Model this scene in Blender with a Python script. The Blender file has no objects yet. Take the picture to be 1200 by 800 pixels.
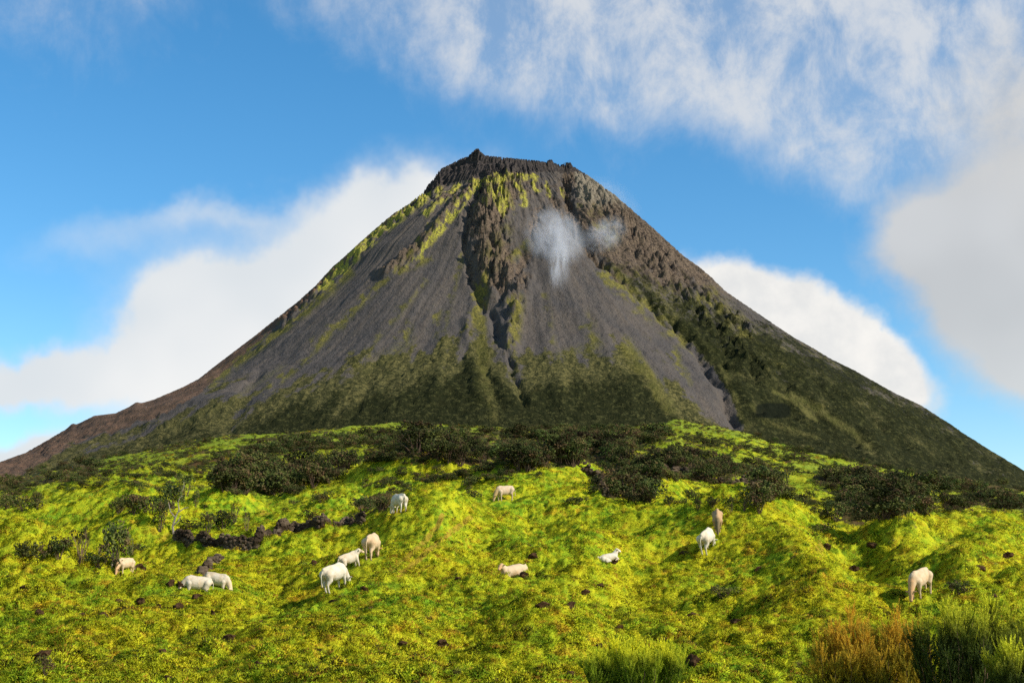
import bpy, bmesh, math, random
import numpy as np
from mathutils import Vector, Matrix
random.seed(7)
RNG = np.random.default_rng(7)
PI = math.pi
R = math.radians
SC = bpy.context.scene
COL = SC.collection

# ------------------------------------------------------------------ camera
FOC = 1650.0                      # focal length in pixels of a 1200 wide frame
PITCH = R(10.0)
cam_d = bpy.data.cameras.new('camera')
cam = bpy.data.objects.new('camera', cam_d)
COL.objects.link(cam)
cam_d.sensor_width = 36.0
cam_d.lens = 36.0 * FOC / 1200.0
cam_d.clip_start = 0.1
cam_d.clip_end = 200000.0
cam.location = (0, 0, 0)
cam.rotation_euler = (PI / 2 + PITCH, 0, 0)
SC.camera = cam

# ------------------------------------------------------------------ sun, sky, exposure
SUN_EL = R(34.0)
SUN_AZ = R(114.0)                 # clockwise from +Y (the view direction): right and behind
sun_dir = Vector((math.sin(SUN_AZ) * math.cos(SUN_EL), math.cos(SUN_AZ) * math.cos(SUN_EL), math.sin(SUN_EL)))
sd = bpy.data.lights.new('sun', 'SUN')
sd.energy = 5.0  # strong low sun
sd.angle = R(0.55)
sd.color = (1.0, 0.93, 0.82)
sun = bpy.data.objects.new('sun', sd)
COL.objects.link(sun)
sun.rotation_euler = (-sun_dir).to_track_quat('-Z', 'Y').to_euler()
SC.view_settings.view_transform = 'Standard'
SC.view_settings.look = 'None'
SC.view_settings.exposure = 0.38
SC.view_settings.gamma = 1.0
SC.render.engine = 'CYCLES'
SC.cycles.use_denoising = False
SC.cycles.max_bounces = 5
SC.cycles.diffuse_bounces = 3
SC.cycles.transparent_max_bounces = 6
SC.cycles.volume_bounces = 1


class NT:
    """small helper for node trees"""
    def __init__(self, tree):
        self.t = tree
        self.n = tree.nodes
        self.l = tree.links

    def node(self, typ, **kw):
        n = self.n.new(typ)
        for k, v in kw.items():
            setattr(n, k, v)
        return n

    def link(self, a, b):
        self.l.new(a, b)

    def put(self, sock, v):
        if isinstance(v, bpy.types.NodeSocket):
            self.l.new(v, sock)
        else:
            try:
                sock.default_value = v
            except Exception:
                sock.default_value = (v[0], v[1], v[2], 1.0)

    def math(self, op, a, b=None, c=None, clamp=False):
        n = self.n.new('ShaderNodeMath')
        n.operation = op
        n.use_clamp = clamp
        self.put(n.inputs[0], a)
        if b is not None:
            self.put(n.inputs[1], b)
        if c is not None:
            self.put(n.inputs[2], c)
        return n.outputs[0]

    def vmath(self, op, a, b=None, s=None):
        n = self.n.new('ShaderNodeVectorMath')
        n.operation = op
        self.put(n.inputs[0], a)
        if b is not None:
            self.put(n.inputs[1], b)
        if s is not None:
            self.put(n.inputs['Scale'], s)
        return n.outputs[0]

    def mix(self, f, a, b, typ='MIX'):
        n = self.n.new('ShaderNodeMix')
        n.data_type = 'RGBA'
        n.blend_type = typ
        n.clamp_factor = True
        self.put(n.inputs[0], f)
        self.put(n.inputs[6], a if isinstance(a, bpy.types.NodeSocket) else (a[0], a[1], a[2], 1))
        self.put(n.inputs[7], b if isinstance(b, bpy.types.NodeSocket) else (b[0], b[1], b[2], 1))
        return n.outputs[2]

    def noise(self, vec, scale, detail=3, rough=0.55, dist=0.0, dim='3D'):
        n = self.n.new('ShaderNodeTexNoise')
        n.noise_dimensions = dim
        if vec is not None:
            self.l.new(vec, n.inputs['Vector'])
        n.inputs['Scale'].default_value = scale
        n.inputs['Detail'].default_value = detail
        n.inputs['Roughness'].default_value = rough
        n.inputs['Distortion'].default_value = dist
        return n.outputs[0]

    def step(self, v, a, b):
        """smoothstep from a to b"""
        n = self.n.new('ShaderNodeMapRange')
        n.interpolation_type = 'SMOOTHSTEP'
        self.put(n.inputs[0], v)
        n.inputs[1].default_value = a
        n.inputs[2].default_value = b
        n.inputs[3].default_value = 0.0
        n.inputs[4].default_value = 1.0
        return n.outputs[0]

    def comb(self, x, y, z):
        n = self.n.new('ShaderNodeCombineXYZ')
        for i, v in enumerate((x, y, z)):
            self.put(n.inputs[i], v)
        return n.outputs[0]

    def sep(self, v):
        n = self.n.new('ShaderNodeSeparateXYZ')
        self.l.new(v, n.inputs[0])
        return n.outputs


def px_dir(px, py):
    """direction through a pixel of the 1200x800 photograph"""
    cx, cy = (px - 600.0) / FOC, (400.0 - py) / FOC
    return Vector((cx, math.cos(PITCH) - cy * math.sin(PITCH), math.sin(PITCH) + cy * math.cos(PITCH)))


def px_azel(px, py):
    d = px_dir(px, py).normalized()
    return math.degrees(math.atan2(d.x, d.y)), math.degrees(math.asin(d.z))


def build_world():
    w = bpy.data.worlds.new('World')
    SC.world = w
    w.use_nodes = True
    t = NT(w.node_tree)
    for n in list(t.n):
        t.n.remove(n)
    out = t.node('ShaderNodeOutputWorld')
    bg = t.node('ShaderNodeBackground')
    bg.inputs[1].default_value = 0.078
    t.link(bg.outputs[0], out.inputs[0])
    sky = t.node('ShaderNodeTexSky', sky_type='NISHITA')
    sky.sun_disc = False
    sky.sun_elevation = SUN_EL
    sky.sun_rotation = SUN_AZ
    sky.altitude = 900
    sky.air_density = 1.0
    sky.dust_density = 0.4
    sky.ozone_density = 2.5
    hs = t.node('ShaderNodeHueSaturation')
    hs.inputs['Hue'].default_value = 0.492
    hs.inputs['Saturation'].default_value = 1.30
    hs.inputs['Value'].default_value = 1.75
    t.link(sky.outputs[0], hs.inputs['Color'])
    blue = hs.outputs[0]
    tc = t.node('ShaderNodeTexCoord')
    g = tc.outputs['Generated']
    x, y, z = t.sep(g)[0:3]
    az = t.math('MULTIPLY', t.math('ARCTAN2', x, y), 180 / PI)
    el = t.math('MULTIPLY', t.math('ARCSINE', z), 180 / PI)
    # domain warp so that edges are wispy
    base = t.comb(az, el, 0.0)
    def noise_v(scale, detail, off):
        n = t.node('ShaderNodeTexNoise', noise_dimensions='3D')
        t.link(t.vmath('ADD', g, (off, off * 1.7, off * .6)), n.inputs['Vector'])
        n.inputs['Scale'].default_value = scale
        n.inputs['Detail'].default_value = detail
        n.inputs['Roughness'].default_value = 0.58
        return n.outputs['Color']
    def warp(base, scale, detail, off, amp):
        v = t.vmath('SUBTRACT', noise_v(scale, detail, off), (0.5, 0.5, 0.5))
        return t.vmath('ADD', base, t.vmath('MULTIPLY', v, (amp, amp, 0)))
    soft = warp(base, 9.0, 5, 1.3, 5.0)
    crisp = warp(base, 14.0, 5, 4.1, 2.6)

    def field(vec, blobs):
        tot = None
        for (px, py, wx, wy, ang, amp) in blobs:
            a, e = px_azel(px, py)
            ww, hh = wx / 28.8, wy / 28.8
            m = t.node('ShaderNodeMapping', vector_type='TEXTURE')
            m.inputs['Location'].default_value = (a, e, 0)
            m.inputs['Rotation'].default_value = (0, 0, R(ang))
            m.inputs['Scale'].default_value = (ww, hh, 1)
            t.link(vec, m.inputs['Vector'])
            n = t.node('ShaderNodeVectorMath', operation='DOT_PRODUCT')
            t.link(m.outputs[0], n.inputs[0])
            t.link(m.outputs[0], n.inputs[1])
            ga = t.math('MULTIPLY', t.math('POWER', 2.718, t.math('MULTIPLY', n.outputs['Value'], -1.0)), amp)
            tot = ga if tot is None else t.math('ADD', tot, ga)
        return tot
    # thick soft cloud to the left of the cone, and banks low on the left
    left = field(soft, [(335, 330, 170, 85, 30, 1.3), (470, 250, 120, 60, 30, 1.2), (240, 400, 110, 70, 10, 1.0), (330, 440, 160, 70, 0, 0.8),
                        (45, 434, 100, 28, 4, 1.0), (110, 280, 120, 40, 14, .55), (10, 532, 95, 24, 24, 1.1), (200, 462, 50, 20, 20, .4),
                        (250, 235, 110, 22, 8, .45), (-160, 430, 140, 40, 0, 1.0)])
    # wisps high up
    cirrus_n = t.noise(t.vmath('MULTIPLY', t.vmath('ADD', base, (3, 9, 0)), (0.20, 0.16, 1)), 1.0, 8, 0.66, .3)
    high = field(soft, [(560, 40, 180, 80, -6, .85), (760, 70, 200, 80, -10, .85), (950, 110, 130, 95, -35, .8), (1120, 60, 150, 110, 0, 1.05),
                        (860, 0, 200, 60, 0, .7), (60, 20, 170, 90, 0, .38), (220, -60, 250, 60, 0, .5), (1000, -120, 500, 110, 0, .7),
                        (950, 200, 70, 40, -30, .35), (1350, 100, 200, 200, 0, .9)])
    grey = field(crisp, [(1190, 320, 135, 75, -25, 1.5), (1250, 420, 100, 60, -30, 1.2), (1100, 290, 70, 45, -10, .7), (1190, 90, 110, 90, 0, .55),
                         (1180, 200, 50, 50, 0, .5), (1450, 300, 260, 160, 0, 1.2)])
    bank = field(crisp, [(890, 378, 110, 56, -14, 1.6), (985, 410, 78, 42, -25, 1.5), (820, 360, 80, 55, 0, 1.2), (1030, 445, 42, 36, -30, 1.0),
                         (950, 470, 140, 60, 0, 1.0)])
    # behind and beside the frame the same broken cloud goes on
    far_n = t.noise(t.vmath('MULTIPLY', g, (1, 1, 2.2)), 2.1, 6, 0.6, 0.4)
    aside = t.math('MULTIPLY', t.step(t.math('ABSOLUTE', az), 27, 45), t.step(far_n, 0.47, 0.62))
    col = blue
    fine = t.noise(g, 30.0, 5, 0.6)
    hm = t.math('MULTIPLY', t.step(t.math('ADD', high, t.math('MULTIPLY', t.math('SUBTRACT', cirrus_n, 0.5), 1.6)), 0.12, 1.25), t.math('ADD', t.math('MULTIPLY', t.step(t.noise(t.vmath('MULTIPLY', base, (.34, .24, 1)), 1.0, 8, .66, .25), .34, .66), .62), .22))
    col = t.mix(hm, col, (7.5, 7.6, 7.7))
    col = t.mix(t.math('MULTIPLY', aside, 0.8), col, (6.6, 6.7, 6.8))
    lm = t.step(t.math('ADD', left, t.math('MULTIPLY', t.math('SUBTRACT', fine, 0.5), .35)), 0.22, 1.05)
    shade = t.noise(g, 5.0, 3, 0.5)
    lc = t.mix(t.step(t.math('ADD', shade, t.math('MULTIPLY', el, -0.004)), 0.30, 0.6), (9.2, 9.1, 8.9), (7.2, 7.6, 7.9))
    col = t.mix(t.math('MULTIPLY', lm, t.math('ADD', t.math('MULTIPLY', t.step(t.math('ADD', left, t.noise(t.vmath('MULTIPLY', base, (.3, .3, 1)), 1.0, 7, .62, .2)), .9, 1.6), .42), .55)), col, lc)
    gm = t.step(t.math('ADD', grey, t.math('MULTIPLY', t.math('SUBTRACT', fine, 0.5), .6)), 0.25, 1.1)
    gc = t.mix(t.step(shade, 0.35, 0.65), (5.9, 5.8, 5.6), (7.2, 7.1, 6.9))
    col = t.mix(t.math('MULTIPLY', gm, .88), col, gc)
    bm = t.step(t.math('ADD', bank, t.math('MULTIPLY', t.math('SUBTRACT', fine, 0.5), .6)), 0.40, 1.05)
    col = t.mix(bm, col, t.mix(t.step(t.math('ADD', t.math('MULTIPLY', fine, .5), t.math('MULTIPLY', shade, .5)), .36, .62), (9.4, 9.2, 8.8), (7.6, 7.7, 7.7)))
    t.link(col, bg.inputs[0])
    return w


build_world()

# ------------------------------------------------------------------ numpy noise
def _hash(ix, iy, seed):
    h = (ix.astype(np.int64) * 374761393 + iy.astype(np.int64) * 668265263 + seed * 974634777) & 0xffffffff
    h = ((h ^ (h >> 13)) * 1274126177) & 0xffffffff
    h = h ^ (h >> 16)
    return h


def gnoise(x, y, seed=0):
    """2-D gradient noise, about -0.7..0.7"""
    x0, y0 = np.floor(x), np.floor(y)
    fx, fy = x - x0, y - y0
    u = fx * fx * fx * (fx * (fx * 6 - 15) + 10)
    v = fy * fy * fy * (fy * (fy * 6 - 15) + 10)
    out = 0
    for dx in (0, 1):
        for dy in (0, 1):
            a = _hash(x0 + dx, y0 + dy, seed) * (2 * PI / 4294967296.0)
            d = np.cos(a) * (fx - dx) + np.sin(a) * (fy - dy)
            out = out + d * (u if dx else 1 - u) * (v if dy else 1 - v)
    return out


def fbm(x, y, octv=4, seed=0, gain=0.5):
    s, a, f = 0, 1.0, 1.0
    for o in range(octv):
        s = s + a * gnoise(x * f + o * 17.3, y * f - o * 9.1, seed + o)
        a *= gain
        f *= 2.03
    return s


def billow(x, y, octv=2, seed=0, gain=0.5):
    s, a, f = 0, 1.0, 1.0
    for o in range(octv):
        s = s + a * np.abs(gnoise(x * f + o * 5.3, y * f + o * 3.1, seed + o)) * 2
        a *= gain
        f *= 2.03
    return s


def sstep(x, a, b):
    t = np.clip((x - a) / (b - a), 0, 1)
    return t * t * (3 - 2 * t)


def interp(x, pts):
    p = np.array(pts, float)
    return np.interp(x, p[:, 0], p[:, 1])


def project(x, y, z):
    zc = y * math.cos(PITCH) + z * math.sin(PITCH)
    yc = -y * math.sin(PITCH) + z * math.cos(PITCH)
    zc = np.where(zc < 0.05, 0.05, zc)
    return 600 + FOC * x / zc, 400 - FOC * yc / zc


def slope_of(py):
    """z / y of a point that shows on row py"""
    return np.tan(PITCH + np.arctan((400.0 - py) / FOC))


# ------------------------------------------------------------------ the pasture's height
CREST = [(-600, 650), (-200, 590), (0, 556), (60, 549), (100, 541), (190, 519), (250, 509), (300, 505), (350, 501), (400, 498), (470, 492),
         (550, 494), (620, 499), (700, 502), (760, 494), (790, 489), (820, 493), (870, 501), (900, 513), (960, 528), (1000, 536), (1050, 546),
         (1100, 554), (1150, 562), (1200, 571), (1400, 605), (1800, 670)]
MID = [(-600, 660), (0, 612), (150, 600), (300, 594), (600, 583), (800, 594), (900, 603), (1000, 612), (1200, 628), (1800, 690)]
# (u, distance, height, half width in u, half depth in m)
MOUNDS = [(40, 77, 1.5, 120, 6), (90, 95, -2.0, 110, 8), (275, 118, 1.4, 45, 7), (170, 108, .7, 40, 5), (330, 74, -.6, 60, 6), (690, 84, .9, 50, 6), (740, 78, -.5, 30, 5), (640, 100, -.5, 40, 6), (1160, 92, 1.0, 40, 5), (1075, 100, .9, 30, 4), (935, 84, .4, 36, 7), (250, 90, -.5, 70, 6), (505, 99, 1.7, 62, 7), (405, 91, -.8, 42, 5), (490, 138, 2.4, 75, 9), (500, 160, -1.0, 80, 10),
          (610, 170, -1.5, 120, 14), (640, 128, 1.2, 70, 10), (870, 97, 1.6, 90, 8), (1000, 84, -1.2, 40, 8), (955, 74, .6, 40, 6),
          (1045, 92, 1.2, 45, 5), (1120, 80, .9, 38, 4), (1085, 76, -.5, 26, 4), (880, 125, -1.8, 100, 12), (1000, 112, -1.2, 70, 8), (780, 130, 1.2, 30, 8), (300, 120, -1.0, 80, 10),
          (620, 62, .5, 80, 5), (760, 70, -.5, 60, 4), (200, 60, -.4, 80, 5), (420, 58, .45, 60, 4), (850, 68, -.9, 26, 3), (560, 88, -.5, 30, 9),
          (1150, 105, 1.0, 60, 7), (330, 150, .8, 90, 12), (150, 150, .8, 90, 14), (1000, 180, .6, 80, 15)]


def height(x, y, fine=True):
    x = np.asarray(x, float)
    y = np.asarray(y, float)
    r = np.hypot(x, y)
    az = np.arctan2(x, y)
    azc = np.clip(az, -0.56, 0.56)
    yy = np.maximum(r * np.cos(azc), 0.01)
    u = 600 + FOC * np.tan(azc)
    crest = interp(u, CREST) + 5
    mid = interp(u, MID)
    ly = np.log(yy)
    L = np.log
    # rows of the ground at given distances
    d = [30, 42, 50, 60, 72, 84, 97, 112, 170, 260, 420]
    m2 = (mid + (mid - 583) * 0.0)
    rows = [849 + 0 * u, 818 + 0 * u, 793 + 0 * u, 750 + 0 * u, 701 + 0 * u, 653 + .30 * (mid - 583), 613 + .75 * (mid - 583), m2,
            0.40 * mid + 0.60 * crest + 6, 0.15 * mid + 0.85 * crest + 5, crest]
    row = rows[0]
    out = rows[0] * 1.0
    for i in range(len(d) - 1):
        f = np.clip((ly - L(d[i])) / (L(d[i + 1]) - L(d[i])), 0, 1)
        out = out + (rows[i + 1] - rows[i]) * f
    z = yy * slope_of(out)
    zn = -1.7 + (30 * slope_of(849.0) + 1.7) * np.clip(r / 30.0, 0, 1)
    z = np.where(yy < 30, zn, z)
    zc = 420 * slope_of(crest)
    far = zc + (np.minimum(yy, 2300) - 420) * slope_of(crest) * 0.74
    z = np.where(yy > 420, far, z)
    z = np.where(yy > 2300, np.maximum(far - (yy - 2300) * 0.09, -320), z)
    for (mu, md, mh, wu, wd) in MOUNDS:
        z = z + 1.8 * mh * np.exp(-((u - mu) / wu) ** 2 - ((yy - md) / wd) ** 2)
    # round behind the camera the land falls away gently
    wb = sstep(np.abs(az), 0.75, 1.8)
    zb = -1.7 - 0.06 * r
    z = z * (1 - wb) + np.maximum(zb, -320) * wb
    nf = sstep(r, 6, 34)
    n = 1.5 * fbm(x / 28, y / 28, 2, 3) * nf
    n = n + 0.30 * (billow(x / 14 + .05 * y, y / 3.3 + 0.6 * gnoise(x / 20, y / 20, 8), 1, 25) - .4) * nf
    n = n + (1.05 * (billow(x / 11.0, y / 7.0, 2, 11) - 0.5)) * nf
    n = n + 0.42 * (billow(x / 5.2 + 0.12 * y, y / 2.1, 2, 21) - .5) * (0.4 + 1.0 * sstep(fbm(x / 22, y / 22, 2, 77), -.2, .35)) * nf
    if fine:
        lump = (billow(x / 1.25, y / 0.95, 2, 31) - 0.5)
        n = n + 0.27 * lump * (0.35 + 0.9 * sstep(fbm(x / 11, y / 11, 2, 41), -.25, .3))
        n = n + 0.17 * (billow(x / .62, y / .5, 2, 35) - .5) * (0.3 + sstep(fbm(x / 6, y / 6, 2, 43), -.3, .3))
    far_amp = 1 - 0.25 * sstep(r, 120, 300)
    n = n * far_amp * (1 - sstep(r, 3000, 6000) * 0)
    # sunk line of the two cart ruts is coloured in the mask; a slight trough here
    return z + n


_TAB = None


def cast(px, py):
    """where the ray through a pixel of the photograph meets the pasture (arrays)"""
    px = np.atleast_1d(np.asarray(px, float))
    py = np.atleast_1d(np.asarray(py, float))
    cx, cy = (px - 600) / FOC, (400 - py) / FOC
    dx, dy, dz = cx, math.cos(PITCH) - cy * math.sin(PITCH), math.sin(PITCH) + cy * math.cos(PITCH)
    global _TAB
    if _TAB is None:
        ta, tr = np.linspace(-.40, .40, 700), np.exp(np.linspace(math.log(18), math.log(600), 700))
        TA, TR = np.meshgrid(ta, tr, indexing='ij')
        _TAB = (ta, tr, height(TR * np.sin(TA), TR * np.cos(TA), False))
    ta, tr, tz = _TAB
    hd = np.hypot(dx, dy)
    fa = np.clip((np.arctan2(dx, dy) - ta[0]) / (ta[1] - ta[0]), 0, 698.999)
    ia = fa.astype(int)
    col = tz[ia] * (1 - (fa - ia))[:, None] + tz[ia + 1] * (fa - ia)[:, None]
    under = (dz / hd)[:, None] * tr[None, :] < col
    miss = ~under.any(1)
    k = np.where(miss, 640, np.maximum(under.argmax(1), 1))
    lo, hi = tr[k - 1] / hd * .998, tr[k] / hd * 1.002
    for _ in range(10):
        m = (lo + hi) / 2
        b = dz * m < height(dx * m, dy * m, True)
        hi = np.where(b, m, hi)
        lo = np.where(b, lo, m)
    X, Y = dx * hi, dy * hi
    return X, Y, height(X, Y, True), miss


def inpoly(u, v, poly):
    u = np.asarray(u)
    c = np.zeros(u.shape, bool)
    n = len(poly)
    for i in range(n):
        x1, y1 = poly[i]
        x2, y2 = poly[(i + 1) % n]
        if y1 == y2:
            continue
        k = ((y1 > v) != (y2 > v)) & (u < (x2 - x1) * (v - y1) / (y2 - y1) + x1)
        c ^= k
    return c


def dist_poly(u, v, pts):
    """distance to a polyline, and which side (+ = to the right going down)"""
    best = np.full(np.shape(u), 1e9)
    side = np.zeros(np.shape(u))
    along = np.zeros(np.shape(u))
    n = len(pts) - 1
    for i in range(n):
        ax, ay = pts[i][:2]
        bx, by = pts[i + 1][:2]
        dx, dy = bx - ax, by - ay
        L2 = dx * dx + dy * dy
        t = np.clip(((u - ax) * dx + (v - ay) * dy) / L2, 0, 1)
        qx, qy = ax + t * dx, ay + t * dy
        d = np.hypot(u - qx, v - qy)
        s = (u - ax) * dy - (v - ay) * dx
        k = d < best
        best = np.where(k, d, best)
        side = np.where(k, np.sign(s), side)
        along = np.where(k, (i + t) / n, along)
    return best, side, along


def grid_mesh(name, X, Y, Z, mat, attrs=None, wrap=False, smooth=True):
    nr, nc = X.shape
    co = np.stack([X, Y, Z], -1).reshape(-1, 3).astype(np.float32)
    idx = np.arange(nr * nc).reshape(nr, nc)
    if wrap:
        idx = np.concatenate([idx, idx[:, :1]], 1)
    q = np.stack([idx[:-1, :-1], idx[:-1, 1:], idx[1:, 1:], idx[1:, :-1]], -1).reshape(-1, 4)
    me = bpy.data.meshes.new(name)
    me.vertices.add(len(co))
    me.vertices.foreach_set('co', co.ravel())
    me.loops.add(q.size)
    me.loops.foreach_set('vertex_index', q.ravel().astype(np.int32))
    me.polygons.add(len(q))
    me.polygons.foreach_set('loop_start', np.arange(0, q.size, 4, dtype=np.int32))
    me.polygons.foreach_set('loop_total', np.full(len(q), 4, np.int32))
    me.polygons.foreach_set('use_smooth', np.full(len(q), smooth))
    me.update()
    for k, a in (attrs or {}).items():
        at = me.color_attributes.new(k, 'FLOAT_COLOR', 'POINT')
        at.data.foreach_set('color', a.reshape(-1, 4).astype(np.float32).ravel())
    me.materials.append(mat)
    o = bpy.data.objects.new(name, me)
    COL.objects.link(o)
    return o


def new_mat(name):
    m = bpy.data.materials.new(name)
    m.use_nodes = True
    t = NT(m.node_tree)
    for n in list(t.n):
        t.n.remove(n)
    out = t.node('ShaderNodeOutputMaterial')
    b = t.node('ShaderNodeBsdfPrincipled')
    t.link(b.outputs[0], out.inputs[0])
    b.inputs['Roughness'].default_value = 0.9
    b.inputs['Specular IOR Level'].default_value = 0.15
    return m, t, b, out


def bump(t, b, h, strength, dist):
    n = t.node('ShaderNodeBump')
    n.inputs['Strength'].default_value = strength
    n.inputs['Distance'].default_value = dist
    t.link(h, n.inputs['Height'])
    t.link(n.outputs[0], b.inputs['Normal'])
    return n


# ------------------------------------------------------------------ pasture colour, shared by sward and ground
def grass_group():
    g = bpy.data.node_groups.new('pasture_colour', 'ShaderNodeTree')
    g.interface.new_socket('Color', in_out='OUTPUT', socket_type='NodeSocketColor')
    t = NT(g)
    out = t.node('NodeGroupOutput')
    geo = t.node('ShaderNodeNewGeometry')
    p = geo.outputs['Position']
    n1 = t.noise(p, 0.055, 3, 0.6)
    n2 = t.noise(t.vmath('ADD', p, (31, 7, 3)), 0.22, 5, 0.7)
    n3 = t.noise(t.vmath('ADD', p, (3, 71, 9)), 1.6, 4, 0.7)
    n4 = t.noise(t.vmath('ADD', p, (13, 27, 5)), 0.9, 4, 0.6)
    n5 = t.noise(t.vmath('ADD', p, (5, 2, 55)), 0.14, 3, 0.6)
    c = t.mix(t.step(t.math('ADD', t.math('MULTIPLY', n2, 0.6), t.math('MULTIPLY', n1, 0.5)), 0.44, 0.68), (0.42, 0.41, 0.014), (0.18, 0.33, 0.016))
    c = t.mix(t.math('MULTIPLY', t.step(n3, 0.40, 0.62), 0.75), c, (0.50, 0.47, 0.016))
    c = t.mix(t.math('MULTIPLY', t.step(n4, 0.53, 0.66), 0.7), c, (0.10, 0.20, 0.010))
    rust = t.math('MULTIPLY', t.step(n5, 0.40, 0.58), t.step(n4, 0.45, 0.33))
    rust = t.math('MAXIMUM', rust, t.math('MULTIPLY', t.step(n3, .36, .26), .8))
    c = t.mix(t.math('MULTIPLY', rust, 0.65), c, (0.48, 0.28, 0.02))
    dirt = t.step(t.noise(t.vmath('ADD', p, (51, 21, 8)), 1.1, 5, .7), 0.62, 0.70)
    c = t.mix(t.math('MULTIPLY', dirt, 0.8), c, (0.085, 0.06, 0.03))
    yy = t.sep(p)[1]
    dull = t.math('MULTIPLY', t.step(yy, 100, 230), t.step(t.noise(t.vmath('MULTIPLY', p, (1, .5, 1)), 0.045, 4, .65), .30, .55))
    c = t.mix(t.math('MULTIPLY', dull, .72), c, t.mix(t.step(n2, .4, .6), (0.12, 0.17, 0.022), (0.21, 0.24, 0.030)))
    t.link(c, out.inputs[0])
    return g


GRASS = grass_group()


def mat_ground():
    m, t, b, out = new_mat('pasture')
    gg = t.node('ShaderNodeGroup')
    gg.node_tree = GRASS
    at = t.node('ShaderNodeAttribute', attribute_name='cover')
    s = t.node('ShaderNodeSeparateColor')
    t.link(at.outputs['Color'], s.inputs[0])
    geo = t.node('ShaderNodeNewGeometry')
    p = geo.outputs['Position']
    n = t.noise(p, 0.5, 5, 0.7)
    heath = t.step(t.math('ADD', s.outputs[0], t.math('MULTIPLY', t.math('SUBTRACT', n, 0.5), 1.1)), 0.38, 0.62)
    hc = t.mix(t.step(t.noise(p, .22, 4, .7), .4, .62), (0.045, 0.050, 0.012), (0.10, 0.062, 0.025))
    dry = t.step(t.math('ADD', s.outputs[1], t.math('MULTIPLY', t.math('SUBTRACT', n, 0.5), 1.2)), 0.40, 0.7)
    c = t.mix(t.math('MULTIPLY', dry, .75), gg.outputs[0], (0.34, 0.20, 0.03))
    green = t.math('MULTIPLY', s.outputs[2], .8)
    c = t.mix(green, c, (0.16, 0.23, 0.02))
    c = t.mix(heath, c, hc)
    t.link(c, b.inputs['Base Color'])
    h = t.math('ADD', t.math('MULTIPLY', t.noise(p, 3.0, 5, 0.7), 1.0), t.math('MULTIPLY', t.noise(p, 14.0, 4, 0.7), .35))
    bump(t, b, h, 0.9, 0.22)
    b.inputs['Specular IOR Level'].default_value = 0.05
    return m


# heath belts and scrub patches, outlined on the hillside
BELTS = {
    'long': [(430, 532), (470, 515), (560, 503), (650, 506), (700, 520), (760, 528), (690, 545), (684, 549), (600, 552), (560, 551), (520, 538), (470, 536)],
    'left_mid': [(255, 572), (262, 548), (300, 538), (360, 535), (412, 540), (400, 556), (380, 566), (330, 578), (280, 580)],
    'far_left': [(-40, 560), (0, 545), (60, 543), (120, 541), (118, 556), (60, 569), (0, 575), (-40, 590)],
    'upper_mid': [(560, 507), (620, 502), (700, 500), (780, 505), (785, 515), (740, 528), (700, 530), (640, 515)],
    'right_strip': [(700, 545), (740, 530), (800, 535), (860, 540), (905, 548), (905, 562), (800, 560), (760, 566), (765, 588), (712, 583), (706, 566)],
    'right_low': [(885, 598), (885, 574), (930, 568), (968, 576), (978, 583), (980, 612), (1005, 615), (1040, 603), (1090, 602), (1088, 577), (1030, 574), (965, 570), (920, 572)],
    'right_high': [(950, 552), (1010, 551), (1060, 566), (1075, 574), (1020, 574), (960, 565)],
    'right_far': [(1070, 572), (1110, 563), (1160, 566), (1230, 572), (1230, 580), (1150, 575), (1080, 576)],
    'right_edge': [(1092, 596), (1120, 582), (1160, 580), (1230, 582), (1230, 600), (1150, 595)],
    'mid_patch': [(430, 600), (412, 590), (440, 574), (470, 565), (455, 598)],
    'crest_left': [(270, 528), (330, 521), (420, 512), (500, 508), (560, 506), (480, 516), (400, 525), (300, 533)],
}


TRACKS = ([(552, 606), (530, 622), (505, 642), (480, 664), (468, 674)], [(518, 604), (512, 618), (492, 640), (470, 658), (456, 668)])


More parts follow.
